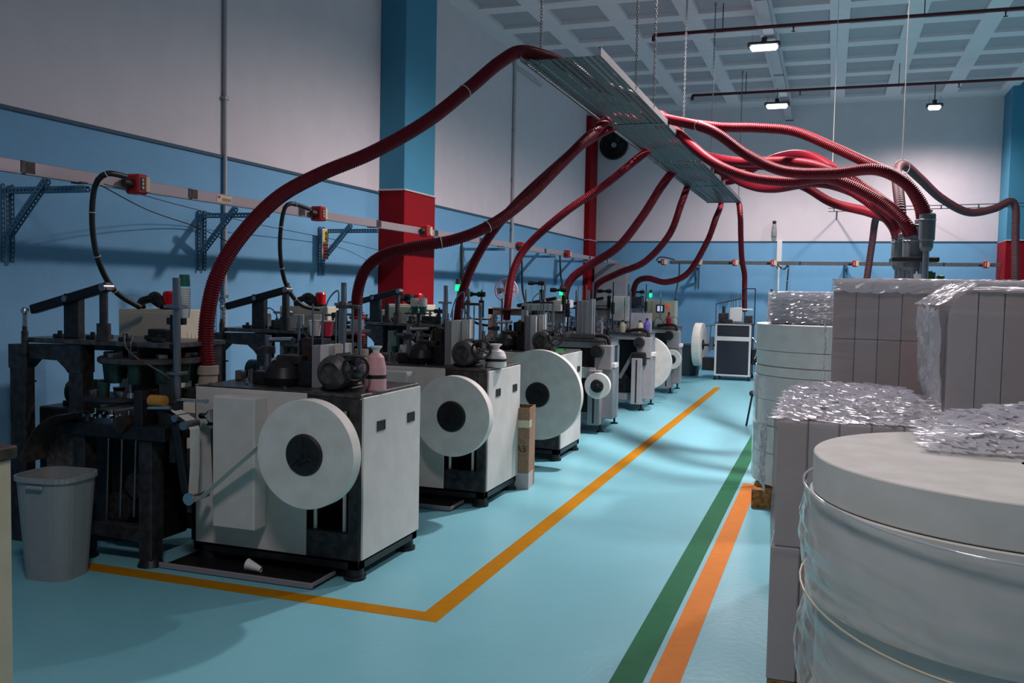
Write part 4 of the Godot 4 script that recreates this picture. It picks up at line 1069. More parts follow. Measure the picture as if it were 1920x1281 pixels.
# newer machine in an aluminium frame: origin at the front right foot
func frame_machine(at: Vector3, label: String, variant: int) -> Node3D:
	var t := thing("frame_machine", label, "machine", at, 0.0, "grey framed cup machines")
	var w := 1.5
	for x in [-0.03, -0.6, -w + 0.03]:
		for z in [-0.04, -0.76]:
			mk(t, "frame_post", "grey_paint", geo().span(x - 0.035, x + 0.035, 0.08, 1.03, z - 0.035, z + 0.035, 0.005))
			mk(t, "levelling_foot", "black_steel", geo().cyl(Vector3(x, 0, z), Vector3(x, 0.015, z), 0.045, -1, 14).cyl(Vector3(x, 0.015, z), Vector3(x, 0.08, z), 0.014, -1, 8))
	mk(t, "frame_rail", "grey_paint", geo().span(-w, 0, 0.96, 1.03, -0.075, -0.005, 0.004).span(-w, 0, 0.13, 0.22, -0.07, -0.01, 0.004).span(-0.065, 0.005, 0.96, 1.03, -0.8, 0, 0.004).span(-0.06, 0, 0.13, 0.22, -0.8, 0, 0.004))
	mk(t, "deck", "table_steel", geo().span(-w - 0.02, 0.02, 1.03, 1.055, -0.82, 0.02, 0.004))
	mk(t, "inner_panel", "navy_panel", geo().span(-w + 0.06, -0.07, 0.2, 0.96, -0.72, -0.3))
	if variant == 1:
		mk(t, "dark_shutter", "black_steel", geo().span(-w + 0.07, -0.07, 0.15, 0.95, -0.045, -0.03, 0.003))
		mk(t, "shelf_tray", "white_plastic", geo().span(-0.62, -0.08, 0.62, 0.74, -0.02, 0.06, 0.004))
		mk(t, "side_cover", "navy_panel", geo().span(-0.02, 0.0, 0.24, 0.94, -0.7, -0.1, 0.003))
	if variant == 0:
		mk(t, "cross_link", "grey_paint", geo().bar(Vector3(-0.35, 0.42, -0.1), Vector3(-0.16, 0.78, -0.1), 0.06, 0.05, 0.006, Vector3(0, 0, 1)))
		mk(t, "gear_disc", "black_steel", geo().cyl(Vector3(-0.32, 0.36, -0.2), Vector3(-0.32, 0.36, -0.08), 0.13, -1, 24).cyl(Vector3(-0.32, 0.36, -0.08), Vector3(-0.32, 0.36, -0.05), 0.03, -1, 12))
		mk(t, "chain_guard", "black_steel", geo().span(-0.16, 0.04, 0.62, 0.8, -0.06, 0.1, 0.02))
		mk(t, "side_cover", "grey_paint", geo().span(-0.02, 0.0, 0.24, 0.94, -0.7, -0.1, 0.003))
	# feed column at the corner
	mk(t, "feed_column", "grey_paint", geo().span(-0.14, 0.0, 0.1, 0.72, 0.02, 0.16, 0.006).span(-0.06, 0.12, 0.16, 0.74, -0.2, 0.02, 0.006))
	mk(t, "column_groove", "black_steel", geo().span(-0.08, -0.06, 0.12, 0.7, 0.16, 0.163))
	mk(t, "column_head", "grey_paint", geo().span(-0.1, 0.1, 0.72, 1.0, -0.12, 0.04, 0.01))
	mk(t, "feed_knob", "rubber", geo().cyl(Vector3(-0.06, 0.93, 0.05), Vector3(-0.06, 0.93, 0.12), 0.075, 0.07, 26).cyl(Vector3(-0.06, 0.93, 0.12), Vector3(-0.06, 0.93, 0.14), 0.02, -1, 12))
	mk(t, "white_guard", "white_plastic", geo().span(0.0, 0.14, 0.745, 0.8, -0.16, 0.02, 0.006))
	mk(t, "cable_conduit", "rubber", geo().tube(curve([Vector3(-0.28, 1.07, -0.1), Vector3(-0.1, 1.1, -0.08), Vector3(0.02, 1.08, -0.08), Vector3(0.04, 0.98, -0.08)], 0.02), 0.022, 8))
	# upper works
	for i in 5:
		var x := -1.35 + 0.27 * i
		mk(t, "upper_post", "steel", geo().cyl(Vector3(x, 1.055, -0.3 - 0.1 * (i % 2)), Vector3(x, 1.5 + 0.12 * (i % 3), -0.3 - 0.1 * (i % 2)), 0.012, -1, 10))
	mk(t, "upper_plate", "dark_steel", geo().span(-1.4, -0.6, 1.36, 1.38, -0.62, -0.1, 0.004))
	mk(t, "turret", "black_steel", geo().lathe(Vector3(-0.95, 1.055, -0.3), [Vector2(0.2, 0), Vector2(0.2, 0.03), Vector2(0.08, 0.05), Vector2(0.08, 0.3), Vector2(0, 0.3)], 24))
	mk(t, "turret_plate", "steel", geo().cyl(Vector3(-0.95, 1.18, -0.3), Vector3(-0.95, 1.2, -0.3), 0.22, -1, 30))
	for i in 6:
		var a := TAU * i / 6
		mk(t, "mandrel", "steel", geo().cyl(Vector3(-0.95 + 0.16 * cos(a), 1.1, -0.3 + 0.16 * sin(a)), Vector3(-0.95 + 0.16 * cos(a), 1.25, -0.3 + 0.16 * sin(a)), 0.03, 0.024, 12))
	press_column(t, Vector3(-0.6, 1.055, -0.4), 1.66)
	deck_fittings(t, -1.4, -0.1, -0.7, -0.08, 1.055, 22, 60 + int(absf(at.z)))
	mk(t, "slanted_arm", "lever_black", geo().bar(Vector3(-1.1, 1.42, -0.15), Vector3(-0.62, 1.52, -0.15), 0.05, 0.04, 0.006, Vector3(0, 0, 1)))
	mk(t, "white_cover", "white_plastic", geo().span(-0.86, -0.55, 1.4, 1.5, -0.66, -0.5, 0.01).span(-0.8, -0.58, 1.22, 1.34, -0.5, -0.4, 0.01))
	mk(t, "air_cylinder", "black_steel", geo().cyl(Vector3(-0.5, 1.3, -0.22), Vector3(-0.5, 1.46, -0.22), 0.026, -1, 14).cyl(Vector3(-0.5, 1.08, -0.22), Vector3(-0.5, 1.75, -0.22), 0.008, -1, 8))
	for i in 8:
		mk(t, "small_fitting", "chrome" if i % 2 else "grey_paint", geo().box(Vector3(-1.25 + 0.14 * i, 1.075, -0.12 - 0.04 * (i % 3)), Vector3(0.05, 0.04 + 0.012 * (i % 4), 0.04), 0.006).cyl(Vector3(-1.25 + 0.14 * i, 1.09, -0.12 - 0.04 * (i % 3)), Vector3(-1.25 + 0.14 * i, 1.16 + 0.02 * (i % 3), -0.12 - 0.04 * (i % 3)), 0.008, -1, 8))
	mk(t, "hose_port", "hose_cuff", geo().cyl(Vector3(-1.0, 1.055, -0.5), Vector3(-1.0, 1.15, -0.5), 0.055, 0.05, 20))
	return t

func machines() -> void:
	var o1 := Vector3(-2.37, 0, -4.36)
	cup_machine(o1, "white cup machine with a pink canister, closest to the grey bin", 0)
	cup_machine(o1 + Vector3(0.015, 0, -1.87), "white cup machine with a white canister and a carton at its side", 1)
	var m3 := cup_machine(o1 + Vector3(0.0, 0, -3.86), "white cup machine carrying the largest paper reel", 2)
	beacon_pole(m3, Vector3(-1.2, 0.985, -0.36), 0.72)
	mk(m3, "control_arm", "white_panel", geo().span(-0.62, -0.56, 1.02, 1.45, -0.72, -0.66, 0.006).span(-0.62, -0.2, 1.4, 1.47, -0.72, -0.66, 0.006), "white arm frame above the deck")
	# their reels
	reel("white paper reel on the machine with the pink canister", o1 + Vector3(-0.15, 0.738, 0.27), 0.283, 0.085, 0.108, Vector3(0, 0, 1), [o1 + Vector3(-0.434, 0.77, 0.25), o1 + Vector3(-0.66, 0.595, 0.225), o1 + Vector3(-0.886, 0.412, 0.2), o1 + Vector3(-0.9, 0.404, 0.198), o1 + Vector3(-0.915, 0.403, 0.196), o1 + Vector3(-0.929, 0.412, 0.194), o1 + Vector3(-0.932, 0.43, 0.192), o1 + Vector3(-0.925, 0.6, 0.185), o1 + Vector3(-0.925, 0.8, 0.185), o1 + Vector3(-0.955, 0.851, 0.185), o1 + Vector3(-1.03, 0.885, 0.18), o1 + Vector3(-1.1, 0.92, 0.18)])
	reel("white paper reel on the machine with the white canister", o1 + Vector3(-0.135, 0.702, -1.62), 0.287, 0.085, 0.11)
	reel("largest white paper reel, beside the brown carton", o1 + Vector3(-0.125, 0.655, -3.6), 0.412, 0.08, 0.115)
	# drip trays under the fronts
	for k in [[0.0, "under the machine with the pink canister"], [-1.87, "under the machine with the white canister"]]:
		var p: Vector3 = o1 + Vector3(0, 0, k[0])
		var dt := thing("drip_tray", "black drip tray on the floor " + k[1], "tray", p, 0.0, "drip trays")
		mk(dt, "pan", "black_steel", geo().span(-1.15, -0.16, 0.004, 0.012, -0.3, 0.2, 0.002))
		mk(dt, "front_lip", "alu", geo().span(-1.15, -0.16, 0.004, 0.035, 0.2, 0.212, 0.003))
		mk(dt, "side_lip", "alu", geo().span(-0.172, -0.16, 0.012, 0.035, -0.04, 0.2, 0.003))
	var scoop := thing("crumpled_cup", "small crumpled white cup lying on the black drip tray", "cup", o1 + Vector3(-0.6, 0.012, 0.1))
	mk(scoop, "cup_wall", "cup_white", geo().lathe(Vector3(0, 0.03, 0), [Vector2(0.016, -0.05), Vector2(0.034, 0.04), Vector2(0.036, 0.042), Vector2(0.034, 0.045), Vector2(0.03, 0.04), Vector2(0.014, -0.046)], 14, Basis(Vector3(0, 0, 1), 1.35) * Basis.from_scale(Vector3(1, 1, 0.8))))
	# newer machines
	var b4 := frame_machine(Vector3(-2.42, 0, -10.16), "grey framed cup machine with a small paper reel, next to the largest reel", 1)
	mk(b4, "arch_frame", "cream_metal", geo().span(-1.53, -1.46, 1.055, 1.38, -0.4, -0.3, 0.006).span(-1.53, -0.96, 1.3, 1.39, -0.4, -0.3, 0.006).span(-1.06, -0.96, 1.055, 1.3, -0.4, -0.3, 0.006), "cream arch over the deck")
	press_column(b4, Vector3(-0.9, 1.055, -0.46), 1.74)
	beacon_pole(b4, Vector3(-0.72, 1.055, -0.7), 0.62)
	mk(b4, "tall_magazine", "grey_paint", geo().span(-0.36, -0.2, 1.12, 1.5, -0.24, -0.1, 0.006).span(-0.2, -0.17, 1.1, 1.52, -0.24, -0.2, 0.003).span(-0.2, -0.17, 1.1, 1.52, -0.14, -0.1, 0.003), "tall grey blank magazine")
	mk(b4, "magazine_foot", "steel", geo().span(-0.42, -0.12, 1.06, 1.12, -0.3, -0.06, 0.006))
	for x in [-0.34, -0.29, -0.24]:
		mk(b4, "magazine_rod", "steel", geo().cyl(Vector3(x, 1.12, -0.08), Vector3(x, 1.68, -0.08), 0.006, -1, 8))
	reel("small white paper reel on the framed machine next to the largest reel", Vector3(-2.425, 0.557, -9.93), 0.145, 0.07, 0.075)
	var b5 := frame_machine(Vector3(-2.37, 0, -12.3), "grey framed cup machine with open front, holding bottles on its deck", 0)
	mk(b5, "white_magazine", "white_plastic", geo().span(-0.52, -0.36, 1.2, 1.55, -0.42, -0.3, 0.008).span(-0.35, -0.3, 1.2, 1.55, -0.42, -0.3, 0.006), "white blank magazine")
	mk(b5, "clear_guard", "film_thick", geo().span(-0.3, 0.0, 1.06, 1.32, -0.5, -0.49, 0.002))
	mk(b5, "small_monitor", "screen_frame", geo().box(Vector3(-0.24, 1.48, -0.6), Vector3(0.16, 0.13, 0.05), 0.01))
	mk(b5, "reel_spindle", "dark_steel", geo().cyl(Vector3(-0.19, 0.575, -0.78), Vector3(-0.19, 0.575, -1.12), 0.025, -1, 14))
	reel("large white paper reel half hidden by the open framed machine", Vector3(-2.56, 0.575, -13.35), 0.4, 0.08, 0.11)
	var b6 := frame_machine(Vector3(-2.37, 0, -14.7), "grey framed cup machine with a cream screen cabinet at the far end", 1)
	var cb := mk(b6, "screen_cabinet", "cream_metal", geo().span(-0.56, -0.07, 1.055, 1.48, -0.82, -0.55, 0.008), "cream control cabinet")
	mk(cb, "screen_bezel", "screen_frame", geo().span(-0.385, -0.25, 1.28, 1.41, -0.55, -0.535, 0.004))
	mk(cb, "screen", "screen_glow", geo().span(-0.365, -0.28, 1.3, 1.39, -0.535, -0.532), "lit touch screen")
	mk(cb, "red_signal", "red_glow", geo().span(-0.215, -0.165, 1.35, 1.4, -0.55, -0.53, 0.004))
	beacon_pole(b6, Vector3(-0.42, 1.055, -0.2), 0.6)
	reel("small white paper reel on the framed machine with the screen", Vector3(-2.355, 0.56, -14.5), 0.155, 0.07, 0.075)
	back_machine()
	# collectable items on decks
	canister("pink plastic canister with a black band on the cabinet behind the hand wheel", o1 + Vector3(-0.035, 1.022, -0.24), "pink_plastic", 0.215)
	canister("white plastic canister with a black band on the cabinet beside the largest reel", o1 + Vector3(-0.0, 1.022, -2.1), "white_plastic", 0.135, 1.35)
	cup_stack("tall stack of green and white cups beside the bright pole behind the grey bin", o1 + Vector3(-1.24, 1.4, -0.12), 9, 1)
	cup_stack("stack of white cups before the red pillar, the one beside the hose", o1 + Vector3(-0.887, 1.402, -2.54), 5, 0)
	cup_stack("stack of white cups before the red pillar, on the aisle side", o1 + Vector3(-0.809, 1.402, -2.54), 5, 0)
	one_cup("white paper cup on the machine deck behind the guide rods", o1 + Vector3(-0.5, 1.31, -0.36), "cup_white")
	one_cup("red paper cup on the machine deck behind the guide rods", o1 + Vector3(-0.42, 1.31, -0.36), "cup_red")
	bottle("beige plastic bottle on the open framed machine", Vector3(-2.46, 1.055, -12.42), "beige_plastic", 0.17)
	bottle("purple plastic bottle on the open framed machine", Vector3(-2.38, 1.055, -12.5), "purple_plastic", 0.2)
	bottle("pale bottle among the fittings of the open framed machine", Vector3(-2.7, 1.055, -12.4), "tape_pale", 0.17)
	bottle("red bottle before the cream screen cabinet", Vector3(-2.5, 1.055, -15.0), "red_plastic", 0.24)
	desk_fan("round wire fan standing behind the fourth red hose", Vector3(-3.75, 1.3, -10.55))

func canister(label: String, p: Vector3, m: String, h: float, wide := 1.0) -> void:
	var t := thing("canister", label, "canister", p, 0.35)
	var s := h / 0.215
	t.scale = Vector3(wide, 1, wide)
	mk(t, "body", m, geo().lathe(Vector3.ZERO, [Vector2(0, 0), Vector2(0.056, 0), Vector2(0.06, 0.01 * s), Vector2(0.06, 0.06 * s), Vector2(0.058, 0.13 * s), Vector2(0.046, 0.19 * s), Vector2(0.026, 0.212 * s), Vector2(0, 0.215 * s)], 26))
	mk(t, "band", "rubber", geo().lathe(Vector3(0, 0.07 * s, 0), [Vector2(0.0595, 0), Vector2(0.0612, 0.002), Vector2(0.0612, 0.02), Vector2(0.059, 0.022)], 26))
	mk(t, "cap", "white_plastic", geo().lathe(Vector3(0, 0.21 * s, 0), [Vector2(0.018, 0), Vector2(0.02, 0.02), Vector2(0.034, 0.035), Vector2(0.034, 0.042), Vector2(0, 0.042)], 18))
func cup_stack(label: String, p: Vector3, n: int, top: int) -> void:
	var t := thing("cup_stack", label, "cups", p)
	mk(t, "cup", "cup_green" if top == 0 else "cup_white", geo().cyl(Vector3(0, 0, 0), Vector3(0, 0.05, 0), 0.026, 0.034, 18))
	for i in n:
		mk(t, "cup_rim", "cup_white", geo().cyl(Vector3(0, 0.05 + 0.014 * i, 0), Vector3(0, 0.06 + 0.014 * i, 0), 0.032, 0.0335, 18).torus(Vector3(0, 0.061 + 0.014 * i, 0), Basis.IDENTITY, 0.034, 0.0025, 18, 5))
	if top == 1:
		mk(t, "top_cup", "cup_green", geo().cyl(Vector3(0, 0.06 + 0.014 * n, 0), Vector3(0, 0.13 + 0.014 * n, 0), 0.033, 0.028, 18))
func one_cup(label: String, p: Vector3, m: String) -> void:
	var t := thing("paper_cup", label, "cup", p)
	mk(t, "wall", m, geo().lathe(Vector3.ZERO, [Vector2(0, 0), Vector2(0.028, 0), Vector2(0.038, 0.09), Vector2(0.035, 0.09), Vector2(0.026, 0.006), Vector2(0, 0.006)], 20))
	mk(t, "rim", "cup_white", geo().torus(Vector3(0, 0.09, 0), Basis.IDENTITY, 0.038, 0.003, 20, 6))
func bottle(label: String, p: Vector3, m: String, h: float) -> void:
	var t := thing("bottle", label, "bottle", p)
	mk(t, "body", m, geo().lathe(Vector3.ZERO, [Vector2(0, 0), Vector2(0.042, 0), Vector2(0.045, 0.006), Vector2(0.045, h * 0.55), Vector2(0.036, h * 0.7), Vector2(0.016, h * 0.82), Vector2(0.016, h * 0.86), Vector2(0, h * 0.86)], 18))
	mk(t, "cap", "rubber", geo().cyl(Vector3(0, h * 0.86, 0), Vector3(0, h, 0), 0.018, 0.016, 12))
func desk_fan(label: String, p: Vector3) -> void:
	var t := thing("desk_fan", label, "fan", p)
	var b := Geo.frame(Vector3(0.2, 0, 1))
	mk(t, "stand", "white_plastic", geo().cyl(Vector3(0, -0.25, -0.03), Vector3(0, 0.22, -0.03), 0.02, -1, 10).cyl(Vector3(0, -0.27, -0.03), Vector3(0, -0.24, -0.03), 0.09, 0.07, 16))
	var c := Vector3(0, 0.3, 0)
	mk(t, "guard", "pink_plastic", geo().torus(c, b, 0.14, 0.008, 26, 6).torus(c + b.y * 0.03, b, 0.1, 0.003, 24, 5).torus(c + b.y * 0.035, b, 0.05, 0.003, 20, 5))
	for i in 12:
		var a := TAU * i / 12
		mk(t, "guard_wire", "pink_plastic", geo().bar(c + b.y * 0.035, c + (b.x * cos(a) + b.z * sin(a)) * 0.14, 0.004, 0.004))
	for i in 4:
		var a := TAU * i / 4
		mk(t, "blade", "grey_paint", geo().plate(PackedVector2Array([Vector2(0.02, -0.02), Vector2(0.11, -0.05), Vector2(0.12, 0.03), Vector2(0.02, 0.02)]), c, Basis(b.x * cos(a) + b.z * sin(a), b.z * cos(a) - b.x * sin(a), b.y), 0.004))
	mk(t, "motor_head", "white_plastic", geo().cyl(c - b.y * 0.1, c - b.y * 0.01, 0.05, 0.04, 16))

func back_machine() -> void:
	var t := thing("frame_machine", "white edged machine with dark front panels standing before the back wall", "machine", Vector3(-2.03, 0, -17.45), 0.0, "grey framed cup machines")
	for x in [0.015, 0.635]:
		for z in [-0.015, -0.78]:
			mk(t, "frame_post", "white_plastic", geo().span(x - 0.018, x + 0.018, 0.08, 1.05, z - 0.018, z + 0.018, 0.003))
			mk(t, "levelling_foot", "black_steel", geo().cyl(Vector3(x, 0, z), Vector3(x, 0.08, z), 0.03, 0.014, 12))
	mk(t, "frame_rail", "white_plastic", geo().span(0, 0.65, 0.74, 0.82, -0.02, 0.01, 0.003).span(0, 0.65, 1.03, 1.055, -0.03, 0.012, 0.003).span(0, 0.65, 0.08, 0.11, -0.03, 0.0, 0.003))
	mk(t, "front_panel", "navy_panel", geo().span(0.034, 0.616, 0.11, 0.74, -0.02, -0.005, 0.003), "dark lower front panel")
	mk(t, "front_panel", "navy_panel", geo().span(0.034, 0.616, 0.82, 1.03, -0.02, -0.005, 0.003), "dark upper front panel")
	mk(t, "inner_body", "navy_panel", geo().span(0.0, 0.65, 0.1, 1.03, -0.78, -0.03))
	mk(t, "deck", "table_steel", geo().span(-0.02, 0.67, 1.055, 1.075, -0.8, 0.02, 0.003))
	mk(t, "guard_frame", "screen_frame", geo().bar(Vector3(0, 1.07, 0), Vector3(0, 1.42, 0), 0.012, 0.012).bar(Vector3(0, 1.42, 0), Vector3(0.5, 1.55, -0.3), 0.03, 0.02).bar(Vector3(0.5, 1.07, -0.3), Vector3(0.5, 1.72, -0.3), 0.02, 0.02).bar(Vector3(0.44, 1.72, -0.3), Vector3(0.68, 1.72, -0.3), 0.02, 0.02).bar(Vector3(0.68, 1.07, -0.3), Vector3(0.68, 1.72, -0.3), 0.02, 0.02))
	mk(t, "white_magazine", "white_plastic", geo().span(0.24, 0.46, 1.1, 1.36, -0.25, -0.1, 0.006))
	mk(t, "white_bar", "white_plastic", geo().cyl(Vector3(0.48, 1.33, -0.1), Vector3(0.66, 1.33, -0.1), 0.015, -1, 10))
	for x in [0.26, 0.3, 0.35, 0.42]:
		mk(t, "guide_rod", "steel", geo().cyl(Vector3(x, 1.07, -0.12), Vector3(x, 1.62, -0.12), 0.007, -1, 8))
	mk(t, "mechanism", "dark_steel", geo().span(0.03, 0.2, 1.075, 1.25, -0.4, -0.15, 0.01).span(0.1, 0.3, 1.075, 1.14, -0.2, -0.05, 0.01).cyl(Vector3(0.12, 1.25, -0.2), Vector3(0.12, 1.38, -0.2), 0.03, -1, 12))
	mk(t, "drive_block", "dark_steel", geo().span(0.5, 0.64, 1.075, 1.22, -0.4, -0.2, 0.01))
	mk(t, "side_shelf", "black_steel", geo().span(-0.24, 0, 0.16, 0.4, -0.4, -0.1, 0.006))
	mk(t, "spindle", "black_steel", geo().cyl(Vector3(-0.4, 0.64, -0.15), Vector3(0, 0.64, -0.15), 0.022, -1, 12))
	mk(t, "side_arm", "steel", geo().cyl(Vector3(-0.12, 0.5, -0.1), Vector3(-0.1, 1.0, -0.1), 0.012, -1, 8).cyl(Vector3(-0.2, 1.0, -0.1), Vector3(0, 1.03, -0.1), 0.014, -1, 8).span(-0.1, -0.04, 0.55, 0.8, -0.16, -0.08, 0.006))
	mk(t, "side_pipe", "chrome", geo().tube(curve([Vector3(0.67, 0.8, -0.1), Vector3(0.74, 0.72, -0.05), Vector3(0.76, 0.55, -0.05), Vector3(0.72, 0.42, -0.05)], 0.03), 0.018, 8))
	mk(t, "side_box", "black_steel", geo().span(0.66, 0.85, 0.3, 0.6, -0.5, -0.15, 0.01))
	var cb := mk(t, "screen_cabinet", "cream_metal", geo().span(0.9, 1.3, 0.3, 1.48, -0.7, -0.4, 0.008), "cream control cabinet")
	mk(cb, "yellow_tag", "yellow_tag", geo().span(0.92, 0.98, 1.14, 1.22, -0.4, -0.396))
	mk(cb, "cabinet_foot", "black_steel", geo().span(0.92, 1.28, 0, 0.3, -0.68, -0.42))
	beacon_pole(t, Vector3(0.96, 1.48, -0.5), 0.24)
	reel("white paper reel seen edge-on beside the machine before the back wall", Vector3(-2.34, 0.645, -17.58), 0.41, 0.14, 0.1, Vector3(1, 0, 0.06).normalized())

# ---------------------------------------------------------------- corrugated suction hoses
func hose(label: String, ends: Array, r: float, pitch: float, m := "hose_red", seg := 14, ties: Array = []) -> void:
	var o := thing("suction_hose", label, "hose", Vector3.ZERO, 0.0, "red suction hoses")
	var raw := curve(ends, 0.03)
	# even spacing
	var cv := Curve3D.new()
	cv.bake_interval = 0.02
	for p in raw:
		cv.add_point(p)
	var total := cv.get_baked_length()
	var step := pitch / 4.0
	var n := int(total / step)
	var verts := PackedVector3Array()
	var norms := PackedVector3Array()
	var idx := PackedInt32Array()
	var up := Vector3.ZERO
	var prof := [1.0, 0.945, 0.88, 0.945]
	var tilt := [0.0, 0.7, 0.0, -0.7]
	for i in n + 1:
		var p := cv.sample_baked(i * step, true)
		var q := cv.sample_baked(minf(i * step + 0.02, total), true)
		var q0 := cv.sample_baked(maxf(i * step - 0.02, 0.0), true)
		var t := (q - q0).normalized()
		if i == 0:
			up = Vector3(0, 1, 0) if absf(t.y) < 0.9 else Vector3(1, 0, 0)
		up = (up - t * up.dot(t)).normalized()
		var s := t.cross(up)
		for j in seg:
			var a := TAU * j / seg
			var d := up * cos(a) + s * sin(a)
			verts.append(p + d * r * prof[i % 4])
			norms.append((d + t * tilt[i % 4]).normalized())
	for i in n:
		for j in seg:
			var a := i * seg + j
			var b := i * seg + (j + 1) % seg
			var c := a + seg
			var d2 := b + seg
			idx.append_array([a, b, c, b, d2, c])
	# make the faces agree with the normals
	var fa := verts[idx[0]]
	if (verts[idx[2]] - fa).cross(verts[idx[1]] - fa).dot(norms[idx[0]]) < 0:
		for k in range(0, idx.size(), 3):
			var w := idx[k + 1]
			idx[k + 1] = idx[k + 2]
			idx[k + 2] = w
	var arr := []
	arr.resize(Mesh.ARRAY_MAX)
	arr[Mesh.ARRAY_VERTEX] = verts
	arr[Mesh.ARRAY_NORMAL] = norms
	arr[Mesh.ARRAY_INDEX] = idx
	var me := ArrayMesh.new()
	me.add_surface_from_arrays(Mesh.PRIMITIVE_TRIANGLES, arr)
	mk(o, "corrugated_tube", m, me)
	for f in ties:
		var p := cv.sample_baked(total * f, true)
		var q := cv.sample_baked(total * f + 0.03, true)
		mk(o, "wire_tie", "wire_tie", geo().torus(p, Geo.frame(q - p), r * 1.02, 0.004, 20, 6))
func px(list: Array) -> Array:
	var out := []
	for q in list:
		out.append(uz(q[0], q[1], q[2]))
	return out
func on_tray(u: float, v: float, h := 3.315) -> Vector3:
	return uy(u, v, h)
func hoses() -> void:
	var r := 0.048
	var a := px([[390, 688, -4.6], [386, 640, -4.6], [391, 580, -4.6], [408, 515, -4.62], [450, 445, -4.75], [520, 372, -5.0], [600, 327, -5.25], [700, 285, -5.5], [800, 228, -5.75], [880, 165, -6.05], [940, 115, -6.25], [985, 97, -6.42]])
	a += [Vector3(-1.98, 3.33, -6.85), Vector3(-1.9, 3.31, -7.4), Vector3(-1.72, 3.33, -8.1), on_tray(1240, 219, 3.35)]
	a += px([[1330, 243, -8.7], [1400, 290, -8.6], [1470, 321, -8.4], [1560, 325, -8.2], [1640, 318, -8.05], [1695, 342, -8.0], [1727, 380, -8.0], [1738, 412, -8.0]])
	hose("red corrugated hose arching from the machine with the pink canister to the tray", a, r, 0.016, "hose_red", 18, [0.3, 0.475, 0.735])
	a = px([[676, 645, -6.5], [671, 605, -6.5], [670, 555, -6.5], [684, 508, -6.52], [716, 480, -6.6], [765, 465, -6.7], [850, 450, -6.9], [920, 422, -7.1], [985, 375, -7.4], [1050, 310, -7.7], [1105, 256, -8.0]])
	a += [on_tray(1145, 222), Vector3(-1.95, 3.31, -9.0), Vector3(-1.75, 3.31, -9.3), on_tray(1265, 245)]
	a += px([[1330, 300, -9.0], [1400, 331, -8.8], [1480, 341, -8.7], [1560, 336, -8.6], [1650, 377, -8.45], [1700, 420, -8.3], [1713, 452, -8.3]])
	hose("red hose lying nearly level in front of the red and blue pillar", a, r, 0.018, "hose_red", 14, [0.15, 0.2])
	var cpl := thing("hose_coupling", "clear hose coupling between two red rings above the pink canister", "coupling", uz(670, 612, -6.5))
	mk(cpl, "sleeve", "film_thick", geo().cyl(Vector3(0, -0.07, 0), Vector3(0, 0.07, 0), 0.056, -1, 20, false))
	for yy in [-0.07, 0.07]:
		mk(cpl, "ring", "red_plastic", geo().torus(Vector3(0, yy, 0), Basis.IDENTITY, 0.056, 0.012, 20, 8))
	a = px([[858, 608, -8.45], [864, 560, -8.45], [885, 500, -8.45], [920, 440, -8.45], [970, 380, -8.45], [1040, 315, -8.5], [1100, 265, -8.6]])
	a += [on_tray(1160, 232), Vector3(-1.9, 3.37, -9.2), Vector3(-1.7, 3.38, -9.2), on_tray(1262, 226, 3.4)]
	a += px([[1345, 238, -9.2], [1420, 240, -9.3], [1490, 247, -9.3], [1560, 275, -9.1], [1640, 312, -8.8], [1690, 335, -8.55], [1722, 380, -8.3], [1729, 422, -8.3]])
	hose("red hose rising straight from the machine with the largest reel", a, r, 0.02, "hose_red", 12)
	a = px([[950, 600, -10.4], [952, 570, -10.4], [962, 510, -10.4], [990, 460, -10.4], [1060, 398, -10.3], [1130, 350, -10.3], [1190, 302, -10.3]])
	a += [on_tray(1222, 278), Vector3(-1.9, 3.33, -10.7), Vector3(-1.7, 3.33, -10.7), on_tray(1308, 287)]
	a += px([[1380, 303, -9.9], [1480, 303, -9.4], [1560, 320, -9.0], [1640, 366, -8.75], [1690, 410, -8.5], [1706, 452, -8.5]])
	hose("red hose passing in front of the tall red pillar", a, r, 0.02, "hose_red", 12)
	a = px([[1050, 600, -12.6], [1055, 570, -12.6], [1070, 525, -12.6], [1110, 495, -12.5], [1160, 462, -12.4], [1205, 405, -12.3], [1240, 350, -12.3]])
	a += [on_tray(1266, 318), Vector3(-1.9, 3.33, -12.4), on_tray(1345, 318)]
	a += px([[1400, 344, -11.3], [1450, 352, -10.7], [1530, 341, -10.2], [1600, 358, -9.6], [1670, 400, -9.1], [1697, 448, -8.8]])
	hose("thick red hose curving beside the tall red pillar to the magazine machine", a, 0.06, 0.022, "hose_red", 12)
	a = px([[1112, 600, -13.2], [1112, 560, -13.2], [1120, 533, -13.2], [1160, 512, -13.2], [1210, 490, -13.3], [1255, 440, -13.4], [1278, 380, -13.5]])
	a += [on_tray(1292, 345), Vector3(-1.95, 3.33, -13.9), on_tray(1370, 340)]
	a += px([[1430, 306, -12.0], [1490, 289, -11.2], [1540, 302, -10.4], [1600, 348, -9.8], [1670, 407, -9.3], [1690, 452, -9.0]])
	hose("red hose bending level in front of the grey corner cabinet", a, 0.052, 0.022, "hose_red", 12)
	a = px([[1186, 575, -15.0], [1187, 550, -15.0], [1195, 528, -15.0], [1215, 522, -15.0], [1250, 529, -15.0], [1290, 512, -15.2], [1325, 455, -15.5], [1342, 410, -15.8]])
	a += [on_tray(1352, 382), Vector3(-1.9, 3.33, -16.0), Vector3(-1.75, 3.33, -14.5), on_tray(1365, 330)]
	a += px([[1430, 335, -12.6], [1500, 347, -11.8], [1560, 380, -11.2], [1630, 398, -10.5], [1680, 418, -9.8], [1699, 450, -9.4]])
	hose("red hose with an S bend down to the bottle machine", a, 0.052, 0.022, "hose_red", 12)
	a = px([[1396, 585, -17.85], [1396, 545, -17.85], [1396, 515, -17.8], [1391, 485, -17.5], [1389, 440, -17.2], [1388, 405, -17.0]])
